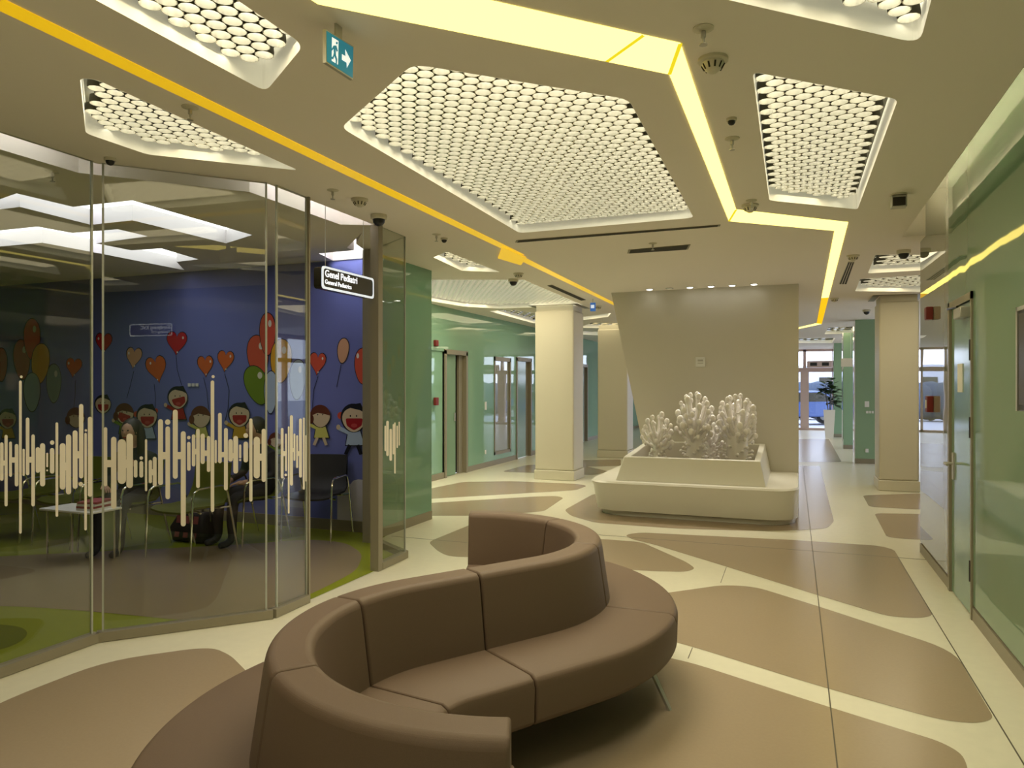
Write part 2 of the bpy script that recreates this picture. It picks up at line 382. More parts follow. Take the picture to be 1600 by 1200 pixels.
# ------------------------------------------------------------------ lamps
def well(poly, r, sp, label):
    P = rounded(poly, r)
    if area(P) < 0: P = P[::-1]
    cx = sum(p[0] for p in P) / len(P); cy = sum(p[1] for p in P) / len(P)
    root = thing('ceiling_lamp', label, 'ceiling lamp', (cx, cy, CEIL), 0, 'recessed honeycomb ceiling lamps')
    n = len(P); zt = CEIL + 0.15
    m = MB()
    lip = [(cx + (p[0] - cx), cy + (p[1] - cy)) for p in P]
    m.add([(p[0], p[1], CEIL - 0.001) for p in P] + [(p[0], p[1], zt) for p in P], [(i, (i + 1) % n, n + (i + 1) % n, n + i) for i in range(n)])
    m.build('lamp_rim', 'rim', root, smooth=0.5, recalc=False)
    m = MB(); m.flat(P, zt); m.build('lamp_housing', 'cupback', root, smooth=0, recalc=False)
    m = MB()
    xs = [p[0] for p in P]; ys = [p[1] for p in P]
    seg = 12 if sp < 0.1 else 8
    z0 = CEIL + 0.062; row = 0; y = min(ys)
    while y < max(ys):
        x = min(xs) + (sp / 2 if row % 2 else 0)
        while x < max(xs):
            if inside((x, y), P, sp * 0.46):
                R0, R1, R2 = sp * 0.47, sp * 0.425, sp * 0.35
                def rg(rr, zz): return [(x + rr * math.cos(2 * math.pi * k / seg), y + rr * math.sin(2 * math.pi * k / seg), zz) for k in range(seg)]
                h = sp * 0.5
                m.sweep([rg(R0 + 0.003, z0), rg(R0 + 0.004, z0 + h * .3), rg(R1 + 0.005, z0 + h)], 1, caps=False)
                m.sweep([rg(R0 + 0.003, z0), rg(R0, z0), rg(R1, z0 + h * .5), rg(R2, z0 + h)], 0, caps=False)
                m.add(rg(R2, z0 + h), [tuple(range(seg))], 2)
            x += sp
        y += sp * 0.866; row += 1
    if m.v: m.build('honeycomb_grid', ['cup', 'cupback', 'disc'], root, smooth=0.9, recalc=False)
    # the lamp's own light: a rectangle that fits the opening
    ar = abs(area(P))
    best = None
    for k in range(18):
        th = math.pi * k / 36; ct, st = math.cos(th), math.sin(th)
        u = [p[0] * ct + p[1] * st for p in P]; v = [-p[0] * st + p[1] * ct for p in P]
        a, b = max(u) - min(u), max(v) - min(v)
        if best is None or a * b < best[0]: best = (a * b, th, a, b, (max(u) + min(u)) / 2, (max(v) + min(v)) / 2)
    _, th, a, b, uc, vc = best
    f = math.sqrt(ar / (a * b)) * 0.92
    L = bpy.data.lights.new('lamp_light', 'AREA'); L.shape = 'RECTANGLE'; L.size = a * f; L.size_y = b * f
    L.energy = WELL_L * math.pi * a * b * f * f; L.color = LAMP_COL
    o = bpy.data.objects.new('lamp_light', L); COL.objects.link(o); o.parent = root
    gx = sum(p[0] for p in poly) / len(poly); gy = sum(p[1] for p in poly) / len(poly)
    o.location = (gx - cx, gy - cy, 0.05); o.rotation_euler = (0, 0, th)
for w in wells: well(*w)

# ------------------------------------------------------------------ yellow light band and the thin yellow strip
def miter(pl, widths):
    pl = [Vector(p) for p in pl]; L, R = [], []
    for i, p in enumerate(pl):
        ns = []
        for j in (i - 1, i):
            if 0 <= j < len(pl) - 1:
                d = (pl[j + 1] - pl[j]).normalized(); ns.append((Vector((-d.y, d.x)), widths[j]))
        if len(ns) == 1: L.append(p + ns[0][0] * ns[0][1] / 2); R.append(p - ns[0][0] * ns[0][1] / 2)
    return L, R
lo = [ce(*q) for q in [(497, 5), (948, 95), (1046, 115), (1139, 345), (1304, 360), (1276, 505), (1246, 512)]]
up = [ce(*q) for q in [(740, 0), (1005, 54), (1063, 67), (1150, 327), (1325, 347), (1284, 506), (1246, 514)]]
dirb = (Vector(lo[1]) - Vector(lo[2])).normalized()
lo[0] = tuple(Vector(lo[0]) + dirb * 0.0); ext = 1.6
first_lo = tuple(Vector(lo[0]) + dirb * 0.0)
up0 = tuple(Vector(up[1]) + dirb * ((Vector(lo[0]) - Vector(lo[1])).length + 0.35)); up[0] = up0
Z = CEIL - 0.004
band = thing('light_strip', 'bright yellow zigzag light band across the ceiling', 'light strip', (*lo[2], CEIL), 0)
m = MB(); my = MB()
for i in range(6):
    t = 1.0
    q = [lo[i], lo[i + 1], up[i + 1], up[i]]
    if i == 4:
        k = 0.52
        a0 = tuple(Vector(lo[4]).lerp(Vector(lo[5]), k)); b0 = tuple(Vector(up[4]).lerp(Vector(up[5]), k))
        m.prism([lo[4], a0, b0, up[4]], Z, CEIL + 0.03)
        my.prism([a0, lo[5], up[5], b0], Z, CEIL + 0.03)
    else: m.prism(q, Z, CEIL + 0.03)
for i in (1, 2, 3):
    a, b = Vector(lo[i]), Vector(up[i]); d = (b - a).normalized(); nn = Vector((-d.y, d.x)) * 0.008
    MB().prism([tuple(a + nn), tuple(b + nn), tuple(b - nn), tuple(a - nn)], Z - 0.001, Z + 0.002).build('panel_joint', 'seam', band, smooth=0)
m.build('lit_panel', 'yellow_lit', band, smooth=0); my.build('dim_panel', 'yellow_mid', band, smooth=0)

strip = thing('yellow_ceiling_strip', 'thin straight yellow strip running along the left of the ceiling', 'ceiling strip', (-2.64, 5, CEIL))
m = MB(); m.prism([(-2.685, -3), (-2.595, -3), (-2.595, 7.0), (-2.685, 7.0)], CEIL - 0.005, CEIL - 0.001)
m.prism([(-2.745, 7.0), (-2.645, 7.0), (-2.72, 12.0), (-2.75, 20), (-2.83, 20), (-2.80, 12.0)], CEIL - 0.005, CEIL - 0.001); m.build('strip_panel', 'yellow', strip, smooth=0)
bx = [ce(785, 384), ce(822, 401), ce(814, 413), ce(778, 402)]
m = MB(); m.prism(bx, CEIL - 0.012, CEIL - 0.004); m.build('square_panel', 'yellow', strip, smooth=0)

# ------------------------------------------------------------------ floor
tan_px = [
 [(-250, 1230), (0, 1097), (165, 1033), (300, 1014), (335, 1013), (360, 1024), (386, 1050), (520, 1200), (560, 1500), (-400, 1600)],
 [(720, 980), (1060, 1029), (1292, 1104), (1469, 1159), (1502, 1177), (1513, 1200), (1500, 1290), (1300, 1500), (700, 1500), (600, 1150)],
 [(980, 935), (1060, 924), (1131, 914), (1180, 917), (1277, 947), (1491, 1017), (1554, 1124), (1525, 1131), (1469, 1125), (1292, 1076), (1080, 1010), (950, 975)],
 [(976, 836), (999, 832), (1242, 844), (1375, 853), (1397, 859), (1458, 962), (1439, 966), (1390, 964), (1277, 930), (1127, 883), (1022, 851), (985, 842)],
 [(900, 843), (935, 842), (1002, 847), (1074, 879), (1087, 889), (1070, 894), (1010, 892), (900, 885)],
 [(669, 847), (740, 818), (830, 830), (840, 872), (702, 870), (685, 862)],
 [(882, 797), (927, 772), (1100, 760), (1243, 790), (1243, 829), (1192, 830), (1055, 826), (930, 817), (892, 806)],
 [(640, 770), (724, 753), (800, 752), (900, 756), (918, 759), (900, 766), (679, 779), (640, 783)],
 [(640, 788), (835, 776), (870, 775), (881, 778), (850, 799), (760, 806), (640, 806)],
 [(784, 737), (821, 727), (900, 722), (912, 738), (834, 739)],
 [(1348, 774), (1440, 771), (1500, 772), (1500, 797), (1430, 796), (1358, 792)],
 [(1366, 802), (1430, 803), (1520, 806), (1520, 845), (1431, 843), (1386, 840)],
 [(1100, 728), (1281, 728), (1303, 815), (1292, 826), (1240, 829), (1130, 826)],
 [(1150, 722), (1315, 722), (1295, 686), (1150, 686)],
 [(912, 728), (936, 733), (952, 737), (930, 742), (905, 742)],
 [(880, 729), (905, 719), (970, 718), (970, 728), (920, 729)],
]
mb = MB()
mb.add([(-5.7, YB, 0), (5.2, YB, 0), (5.2, YE + 0.1, 0), (-5.7, YE + 0.1, 0)], [(0, 1, 2, 3)])
for i, p in enumerate(tan_px):
    P = [fl(*q) for q in p]
    mb.flat(rounded(P, 0.12 if i > 2 else 0.2, 5), 0.0012 + 0.00002 * i, 1)
for x, y0, y1 in ((0.165, YB, 15.5), (0.88, YB, 7.4)):
    mb.box(x - 0.003, x + 0.003, y0, y1, 0.0005, 0.002, 2)
mb.box(-3.2, XR, 7.397, 7.403, 0.0005, 0.002, 2)
mb.box(-3.9, -2.0, 6.55, 6.556, 0.0005, 0.002, 2)
for (p, q) in (((1135, 886), (1126, 911)), ((1082, 1012), (1075, 1029))):
    a, b = Vector(fl(*p)), Vector(fl(*q)); d = (b - a).normalized(); nn = Vector((-d.y, d.x)) * 0.002
    mb.prism([tuple(a + nn), tuple(b + nn), tuple(b - nn), tuple(a - nn)], 0.0005, 0.002, 2)
struct(mb.build('floor', ['cream', 'tan', 'joint'], smooth=0, recalc=False))
# waiting room floor, a few millimetres higher, inside the glass line
inr = [(-11.2, YB), (-4.0, YB), (-3.97, 3.183), (-3.285, 3.94), (-3.295, 5.78), (-3.87, 6.2), (-4.0, 6.7), (-11.2, 6.7)]
mb = MB(); mb.flat(inr, 0.003)
brown = [(-260, 960), (0, 947), (88, 952), (194, 961), (300, 972), (430, 956), (481, 931), (515, 915), (558, 892), (567, 866), (540, 848), (480, 843), (400, 850), (250, 858), (0, 870), (-260, 885)]
mb.flat(rounded([fl(*q) for q in brown], 0.2, 4), 0.005, 1)
mb.flat(rounded([fl(*q) for q in [(-120, 985), (-20, 975), (35, 980), (46, 993), (20, 1012), (-60, 1030), (-140, 1030)]], 0.2, 4), 0.005, 2)
struct(mb.build('floor', ['lime', 'roombrown', 'limedark'], smooth=0, recalc=False))

# ------------------------------------------------------------------ walls
DY0, DY1, DZ = 5.62, 6.33, 2.14
mb = MB()
mb.box(XR, XR + 0.14, YB, DY0, 0.1, 3.34, 0); mb.box(XR, XR + 0.14, DY0, DY1, DZ, 3.34, 0)
mb.box(XR, XR + 0.14, DY1, 6.42, 0.1, 3.34, 0); mb.box(XR, XR + 0.14, 6.42, 7.75, 0.1, 3.34, 1)
mb.box(XR + 0.14, XR + 0.15, YB, 7.75, 0, 3.34, 0)
struct(mb.build('wall_right', ['greenright', 'mirrorglass'], smooth=0))
mb = MB(); mb.box(XR + 0.012, XR + 0.13, YB, DY0 - 0.02, 0, 0.1); mb.box(XR + 0.012, XR + 0.13, DY1 + 0.05, 7.74, 0, 0.1)
mb.box(XR - 0.006, XR + 0.012, YB, DY0 - 0.02, 0, 0.085); mb.box(XR - 0.006, XR + 0.012, DY1 + 0.05, 7.74, 0, 0.085)
struct(mb.build('baseboard_right', 'brownmetal', smooth=0))
# the cove lamp above the ceiling edge
cv = thing('cove_lamp', 'hidden light line in the ceiling slot along the right green wall', 'lamp', (0.93, 2, 3.25))
mb = MB(); mb.box(0.906, 0.926, 1.0, 7.3, 2.985, 3.005); mb.build('lamp_tube', 'cove', cv, smooth=0)
mb = MB(); mb.box(0.901, 0.944, 1.0, 7.4, 2.96, 2.98); mb.box(0.938, 0.944, 1.0, 7.4, 2.98, 3.05); mb.build('lamp_tray', 'white', cv, smooth=0)
cm = thing('cove_lamp', 'hidden light line above the blue mural wall near the doorway', 'lamp', (-4.4, 6.3, 3.1))
mb = MB(); mb.box(-4.75, -4.15, 6.30, 6.33, 3.15, 3.18); mb.build('lamp_tube', 'coveb', cm, smooth=0)
cg = thing('cove_lamp', 'hidden light line in the ceiling slot inside the glass partition', 'lamp', (-3.4, 4.5, 3.1))
mb = MB(); mb.box(-3.345, -3.32, 4.0, 5.2, 3.10, 3.12); mb.box(-4.03, -4.0, 0.5, 3.1, 3.10, 3.12); mb.build('lamp_tube', 'covew', cg, smooth=0)

# door on the right wall
d1 = struct(thing('door_1', None, None, (XR, DY0, 0)))
mb = MB(); x0 = XR - 0.012
mb.box(x0, XR + 0.13, DY1 - 0.005, DY1 + 0.055, 0, DZ + 0.05); mb.box(x0, XR + 0.13, DY0 - 0.03, DY0 + 0.003, 0, DZ + 0.05)
mb.box(x0, XR + 0.13, DY0 - 0.03, DY1 + 0.055, DZ, DZ + 0.05); mb.build('door_frame', 'brownmetal', d1, smooth=0)
mb = MB(); mb.box(XR + 0.005, XR + 0.05, DY0 + 0.006, DY1 - 0.01, 0.012, DZ - 0.004); mb.build('door_leaf', 'greendoor', d1, smooth=0)
for z in (0.32, 1.28, 1.80):
    mb = MB(); mb.tube([(XR - 0.008, DY0 + 0.004, z - 0.07), (XR - 0.008, DY0 + 0.004, z + 0.07)], 0.011, 8); mb.build('hinge', 'black', d1)
mb = MB(); mb.box(XR - 0.006, XR + 0.006, 6.21, 6.265, 0.86, 1.06)
mb.tube([(XR - 0.004, 6.24, 0.98), (XR - 0.055, 6.24, 0.98), (XR - 0.06, 6.22, 0.98), (XR - 0.06, 6.11, 0.98)], 0.010, 8); mb.build('door_handle', 'steel', d1)
mb = MB(); mb.box(XR - 0.055, XR + 0.006, 5.70, 5.93, 2.03, 2.10); mb.build('door_closer', 'steel', d1, bevel=0.005)
mb = MB(); mb.tube([(XR - 0.05, 5.82, 2.11), (XR - 0.07, 6.05, 2.12), (XR - 0.03, 6.26, 2.135)], 0.009, 6); mb.build('closer_arm', 'black', d1)
no = MB(); p = at_x(1497, 569, XR + 0.004); q = at_x(1505, 613, XR + 0.004)
no.box(XR - 0.0005, XR + 0.0045, 5.93, 6.09, q.z, p.z)
pn = tag(no.build('paper_notice', 'paper', smooth=0), 'white paper notice stuck to the green door on the right', 'notice')
# alarm devices on the far glossy panel
mb = MB(); mb.box(XR - 0.055, XR, 7.06, 7.16, 2.13, 2.24)
tag(mb.build('alarm_sounder', 'red', bevel=0.008), 'red alarm box high on the right wall beyond the door', 'alarm')
mb = MB(); mb.box(XR - 0.05, XR, 7.05, 7.15, 1.335, 1.475); cpo = mb.build('call_point', 'red', bevel=0.006)
tag(cpo, 'red fire call point on the right wall beyond the door, below the alarm box', 'alarm')
mb = MB(); mb.box(XR - 0.053, XR - 0.05, 7.07, 7.13, 1.37, 1.44); mb.build('call_button', 'paper', cpo, smooth=0)
# framed screen near the right edge
sc = thing('wall_screen', 'dark framed screen hanging on the green wall at the right edge', 'screen', (XR, 4.0, 1.69))
mb = MB(); mb.box(XR - 0.05, XR, 3.40, 4.36, 1.43, 1.95); mb.build('screen_frame', 'black', sc, bevel=0.006)
mb = MB(); mb.box(XR - 0.053, XR - 0.05, 3.43, 4.33, 1.46, 1.92); mb.build('screen_glass', 'signblack', sc, smooth=0)
mb = MB(); mb.box(XR - 0.056, XR - 0.05, 3.39, 4.37, 1.935, 1.955); mb.box(XR - 0.056, XR - 0.05, 4.35, 4.372, 1.43, 1.955); mb.build('screen_trim', 'steel', sc, smooth=0)

# outer walls
mb = MB(); mb.box(5.2, 5.35, 7.75, 13.6, 0, 3.42); mb.box(5.2, 5.35, 24.0, YE, 0, 3.42); mb.box(5.2, 5.35, 13.6, 24.0, CEIL - 0.05, 3.42); mb.box(XR + 0.15, 5.35, 7.6, 7.75, 0, 3.42); struct(mb.build('wall_east', 'wallwhite', smooth=0))
mb = MB(); mb.box(-11.3, 5.3, YB - 0.15, YB, 0, 3.42); struct(mb.build('wall_south', 'wallwhite', smooth=0))
w4_ = struct(thing('window_4', None, None, (5.25, 18, 0)))
mb = MB()
for k in range(6): mb.box(5.2, 5.32, 13.55 + k * 2.06, 13.65 + k * 2.06, 0, CEIL)
mb.box(5.2, 5.32, 13.6, 24.0, 0, 0.1); mb.box(5.2, 5.32, 13.6, 24.0, 2.2, 2.3); mb.box(5.2, 5.32, 13.6, 24.0, CEIL - 0.1, CEIL); mb.build('window_frame', 'pink', w4_, smooth=0)
mb = MB(); mb.box(5.25, 5.262, 13.6, 24.0, 0.05, CEIL - 0.06); mb.build('window_pane', 'clear', w4_, smooth=0)
# left: green corner wall beside the waiting room and the door corridor
mb = MB(); mb.box(-3.999, -3.97, 6.3, 7.58, 0.1, CEIL); mb.box(-4.25, -3.99, 6.76, 7.58, 0.1, CEIL); struct(mb.build('wall_corner', 'green', smooth=0))
mb = MB(); mb.box(-3.999, -3.965, 6.3, 7.585, 0, 0.1); struct(mb.build('baseboard_corner', 'brownmetal', smooth=0))
LD = [(10.0, 11.05, 'glass'), (11.08, 11.95, 'door'), (13.25, 14.15, 'window'), (14.5, 15.4, 'door'), (19.3, 20.2, 'door')]
mb = MB(); prev = 6.7
for y0, y1, k in LD:
    if y0 > prev: mb.box(XL - 0.15, XL, prev, y0, 0.1, CEIL)
    mb.box(XL - 0.15, XL, y0, y1, 2.16, CEIL); prev = y1
    if k == 'window': mb.box(XL - 0.15, XL, y0, y1, 0.1, 0.2)
mb.box(XL - 0.15, XL, prev, YE, 0.1, CEIL)
struct(mb.build('wall_left', 'greenglass', smooth=0))
mb = MB(); prev = 7.5
for y0, y1, k in LD:
    if k == 'door': mb.box(XL - 0.12, XL + 0.006, prev, y0 - 0.03, 0, 0.1); prev = y1 + 0.03
mb.box(XL - 0.12, XL + 0.006, prev, YE, 0, 0.1); struct(mb.build('baseboard_left', 'brownmetal', smooth=0))
mb = MB(); mb.box(XL - 0.02, XL - 0.14, 10.02, 11.03, 0.1, 2.16); struct(mb.build('window_1', 'greenglass', smooth=0))
nd = 2
for y0, y1, k in LD:
    if k != 'door' and k != 'window': continue
    if k == 'door':
        d = struct(thing('door_%d' % nd, None, None, (XL, y0, 0))); nd += 1
        mb = MB()
        for ya, yb in ((y0 - 0.03, y0 + 0.04), (y1 - 0.04, y1 + 0.03)): mb.box(XL - 0.1, XL + 0.02, ya, yb, 0, 2.18)
        mb.box(XL - 0.1, XL + 0.02, y0 - 0.03, y1 + 0.03, 2.12, 2.2); mb.build('door_frame', 'brownmetal', d, smooth=0)
        mb = MB()
        if y0 < 12:      # this one stands half open
            mb.box(XL - 0.09, XL - 0.045, y0 + 0.04, y1 - 0.36, 0.01, 2.12); mb.build('door_leaf', 'greendoor', d, smooth=0)
            mb = MB(); mb.box(XL - 0.2, XL - 0.16, y0 - 0.1, y1 + 0.3, 0, 2.3); mb.build('door_dark_slab', 'dark', d, smooth=0)  # dark slab stands in for the darkness beyond the open door
            mb = MB(); mb.box(XL - 0.10, XL - 0.055, y1 - 0.2, y1 - 0.04, 0.01, 2.12); mb.build('side_panel', 'brownmetal', d, smooth=0)
            mb = MB(); mb.tube([(XL - 0.03, y1 - 0.42, 0.95), (XL - 0.03, y1 - 0.42, 1.10)], 0.012, 8); mb.build('door_handle', 'steel', d)
        else:
            mb.box(XL - 0.08, XL - 0.04, y0 + 0.04, y1 - 0.22, 0.01, 2.12); mb.build('door_leaf', 'greendoor', d, smooth=0)
            mb = MB(); mb.box(XL - 0.08, XL - 0.05, y1 - 0.22, y1 - 0.04, 0.01, 2.12); mb.build('side_panel', 'brownmetal', d, smooth=0)
    else:
        d = struct(thing('window_2', None, None, (XL, y0, 0)))
        mb = MB()
        for ya, yb in ((y0, y0 + 0.05), (y1 - 0.06, y1)): mb.box(XL - 0.1, XL + 0.015, ya, yb, 0.2, 2.16)
        mb.box(XL - 0.1, XL + 0.015, y0, y1, 2.08, 2.16); mb.box(XL - 0.1, XL + 0.015, y0, y1, 0.2, 0.26); mb.build('window_frame', 'brownmetal', d, smooth=0)
        mb = MB(); mb.box(XL - 0.06, XL - 0.02, y0 + 0.05, y1 - 0.06, 0.26, 2.08); mb.build('window_pane', 'mirrorglass', d, smooth=0)
for z, lab, cat in ((1.17, 'pale control plate on the green wall beside the half open door', 'switch'), (0.32, 'small white socket low on the green wall beside the half open door', 'socket')):
    mb = MB(); mb.box(XL, XL + 0.012, 12.78, 12.86 if z > 1 else 12.84, z - 0.06, z + (0.10 if z > 1 else 0.02))
    tag(mb.build('wall_switch' if z > 1 else 'wall_socket', 'paper', bevel=0.004), lab, cat)
mb = MB(); mb.box(XL, XL + 0.05, 10.66, 10.76, 2.23, 2.33); tag(mb.build('alarm_sounder', 'red', bevel=0.008), 'red alarm box high on the left wall above the glass panel', 'alarm')
mb = MB(); mb.box(XL, XL + 0.05, 10.66, 10.76, 1.25, 1.38); tag(mb.build('call_point', 'red', bevel=0.006), 'red call point on the left glass panel, under the alarm box', 'alarm')

# columns
labs = {'near': 'nearer cream square column on the left, before the green doors', 'far': 'farther cream square column on the left, half hidden by the white wall',
        'right': 'cream square column on the right, behind the end of the green wall'}
for k, x0, x1, y0, y1 in cols:
    c = thing('column', labs[k], 'column', ((x0 + x1) / 2, (y0 + y1) / 2, 0), 0)
    mb = MB(); mb.box(x0, x1, y0, y1, 0.16, CEIL - 0.09); mb.build('shaft', 'column', c, bevel=0.025)
    mb = MB(); mb.box(x0 - 0.012, x1 + 0.012, y0 - 0.012, y1 + 0.012, 0, 0.16); mb.build('column_base', 'column', c, bevel=0.012)
    mb = MB(); mb.box(x0 + 0.02, x1 - 0.02, y0 + 0.02, y1 - 0.02, CEIL - 0.09, CEIL); mb.build('neck', 'column', c, smooth=0)
    if k != 'far':
        mb = MB(); e = 0.09
        mb.box(x0 - e, x1 + e, y0 - e, y0 - 0.0, CEIL - 0.004, CEIL - 0.001); mb.box(x0 - e, x0, y0 - e, y1 + e, CEIL - 0.004, CEIL - 0.001)
        mb.box(x1, x1 + e, y0 - e, y1 + e, CEIL - 0.004, CEIL - 0.001); mb.build('shadow_gap', 'brownmetal', c, smooth=0)
# green piers on the right, towards the entrance
for i, (y, x1, lab) in enumerate(((16.25, 1.62, 'wide green pier nearest the right column, with switches'), (20.0, 1.52, 'middle green pier on the right towards the entrance'),
                                  (24.6, 1.62, 'last green pier on the right, behind the potted plant'))):
    c = thing('pier', lab, 'pier', (1.3, y, 0), 0)
    mb = MB(); mb.box(1.16, x1, y, y + 0.3, 0.1, CEIL); mb.build('pier_panel', 'greenpier', c, smooth=0)
    mb = MB(); mb.box(1.155, x1 + 0.01, y - 0.006, y + 0.3, 0, 0.1); mb.build('pier_base', 'brownmetal', c, smooth=0)
    mb = MB(); mb.box(1.14, 1.16, y - 0.004, y + 0.3, 0.0, CEIL); mb.build('edge_trim', 'chrome', c, smooth=0)
def plate(px0, px1, py0, py1, y, nm, lab, cat, m='paper', t=0.015):
    p = at_y(px0, py0, y); q = at_y(px1, py1, y); mb = MB(); mb.box(p.x, q.x, y - t, y, q.z, p.z)
    return tag(mb.build(nm, m, bevel=0.003), lab, cat)
plate(1351, 1358, 627, 636, 16.25, 'wall_switch', 'upper pale switch plate on the wide green pier', 'switch')
plate(1353, 1357, 642, 646, 16.25, 'wall_switch', 'left of three small switches in a row on the wide green pier', 'switch')
plate(1358, 1361, 642, 646, 16.25, 'wall_switch', 'middle of three small switches in a row on the wide green pier', 'switch')
plate(1362, 1365, 642, 646, 16.25, 'wall_switch', 'right of three small switches in a row on the wide green pier', 'switch')
plate(1352, 1357, 701, 707, 16.25, 'wall_socket', 'white socket low on the wide green pier', 'socket')
hs = thing('hanging_sign', 'small cream sign hanging in front of the far green piers', 'sign', (1.3, 19.0, 2.2))
p = at_y(1314, 560, 19.0); q = at_y(1333, 573, 19.0)
mb = MB(); mb.box(p.x, q.x, 18.97, 19.0, q.z, p.z); mb.build('sign_board', 'column', hs, bevel=0.004)
mb = MB()
for x in (p.x + 0.05, q.x - 0.05): mb.tube([(x, 18.985, p.z), (x, 18.985, CEIL)], 0.004, 6)
mb.build('hanger', 'steel', hs)

# glazed entrance at the far end
mb = MB(); mb.box(XL, -3.4, YE, YE + 0.2, 0, 3.42); mb.box(4.3, 5.3, YE, YE + 0.2, 0, 3.42); mb.box(-3.4, 4.3, YE, YE + 0.2, CEIL - 0.02, 3.42)
struct(mb.build('wall_far', 'wallwhite', smooth=0))
w = struct(thing('window_3', None, None, (0.7, YE, 0)))
mb = MB()
for x in (-3.35, -2.6, -1.85, -1.1, -0.2, 0.36, 1.32, 2.2, 3.2, 4.2): mb.box(x - 0.05, x + 0.05, YE - 0.04, YE + 0.12, 0, CEIL)
mb.box(0.22, 0.5, YE - 0.1, YE + 0.12, 0, 2.25)
mb.box(-3.4, 4.3, YE - 0.04, YE + 0.12, 2.1, 2.25); mb.box(-3.4, 4.3, YE - 0.04, YE + 0.12, CEIL - 0.08, CEIL); mb.box(-3.4, 4.3, YE - 0.04, YE + 0.12, 0, 0.08)
mb.build('window_frame', 'pink', w, smooth=0)
mb = MB(); mb.box(-3.4, 4.3, YE + 0.03, YE + 0.045, 0.05, CEIL - 0.05); mb.build('window_pane', 'clear', w, smooth=0)
mb = MB(); p = at_y(1261, 564, YE - 0.3); q = at_y(1300, 574, YE - 0.3); mb.box(p.x, q.x, YE - 0.3, YE - 0.05, q.z, p.z)
ac = tag(mb.build('air_curtain', 'pink', bevel=0.01), 'pinkish air curtain box over the glazed entrance door', 'air curtain')
for xa, xb in ((p.x + 0.1, (p.x + q.x) / 2 - 0.08), ((p.x + q.x) / 2 + 0.08, q.x - 0.1)): MB().box(xa, xb, YE - 0.306, YE - 0.3, q.z + 0.06, p.z - 0.06).build('air_grille', 'dark', ac, smooth=0)
# outside
mb = MB(); mb.add([(-40, YE + 0.15, -0.05), (45, YE + 0.15, -0.05), (45, 80, -0.05), (-40, 80, -0.05)], [(0, 1, 2, 3)]); mb.add([(5.4, 2, -0.05), (45, 2, -0.05), (45, YE + 0.15, -0.05), (5.4, YE + 0.15, -0.05)], [(0, 1, 2, 3)]); struct(mb.build('ground', 'asphalt', smooth=0))
def car(loc, rz, lab):
    r = thing('car', lab, 'car', loc, rz)
    x, y, z = loc
    def T(v): return r.matrix_basis @ Vector(v)
    side = [(-2.1, 0.35), (-2.15, 0.75), (-1.5, 0.95), (-0.75, 1.42), (0.7, 1.45), (1.5, 1.0), (2.1, 0.9), (2.15, 0.35)]
    m = MB(); m.sweep([[T((a, -0.8, b)) for a, b in side], [T((a, 0.8, b)) for a, b in side]]); m.build('body', 'carpaint', r, bevel=0.06)
    m = MB(); m.face3([T((-1.35, -0.805, 0.98)), T((-0.7, -0.805, 1.36)), T((0.65, -0.805, 1.38)), T((1.3, -0.805, 1.0))]); m.build('car_window', 'signblack', r, smooth=0)
    for sx in (-1.35, 1.35):
        for sy in (-0.8, 0.8):
            m = MB(); c = T((sx, sy, 0.32))
            m.tube([T((sx, sy - 0.1, 0.32)), T((sx, sy + 0.1, 0.32))], 0.32, 16); wh = m.build('wheel', 'tyre', r)
            m = MB(); m.tube([T((sx, sy - 0.11, 0.32)), T((sx, sy + 0.11, 0.32))], 0.18, 10); m.build('hub', 'steel', wh)
car((0.2, 33.5, -0.05), math.radians(20), 'blue car parked outside the glazed entrance')
mb = MB()
for i in range(26): mb.ball((-8 + i * 0.7, 39 + random.Random(i).uniform(-0.4, 0.4), 0.9), 0.95, 8, 6)
tag(mb.build('hedge', 'hedge'), 'dark clipped hedge outside, behind the parked car', 'hedge', kind='stuff')
def tree(loc, h, seed, lab):
    R = random.Random(seed); m = MB()
    def br(p, d, L, r, dep):
        pts = [p]; 
        for k in range(4):
            d = (d + Vector((R.uniform(-.18, .18), R.uniform(-.18, .18), 0.05))).normalized(); pts.append(pts[-1] + d * L / 4)
        m.tube(pts, [r * (1 - 0.13 * k) for k in range(5)], 5)
        if dep: 
            for k in range(4): br(pts[2 + k % 3], (d + Vector((R.uniform(-.9, .9), R.uniform(-.9, .9), R.uniform(-.1, .5)))).normalized(), L * 0.62, r * 0.5, dep - 1)
    br(Vector(loc), Vector((0, 0, 1)), h, h * 0.03, 3)
    tag(m.build('tree', 'bark'), lab, 'tree')
tree((-0.4, 41, 0), 3.6, 3, 'bare tree outside, seen through the pane over the hedge, left'); tree((1.9, 43, 0), 4.0, 5, 'bare tree outside, seen through the glass of the entrance, right')
bd = thing('building', 'pale building far outside behind the bare trees', 'building', (0, 62, 0))
mb = MB(); mb.box(-25, 6, 60, 66, 0, 3.2); mb.build('building_wall', 'facade', bd, smooth=0)
mb = MB()
for i in range(9): MB().box(-23 + i * 3.1, -21.6 + i * 3.1, 59.95, 60.02, 1.0, 2.3).build('building_window', 'signblack', bd, smooth=0)

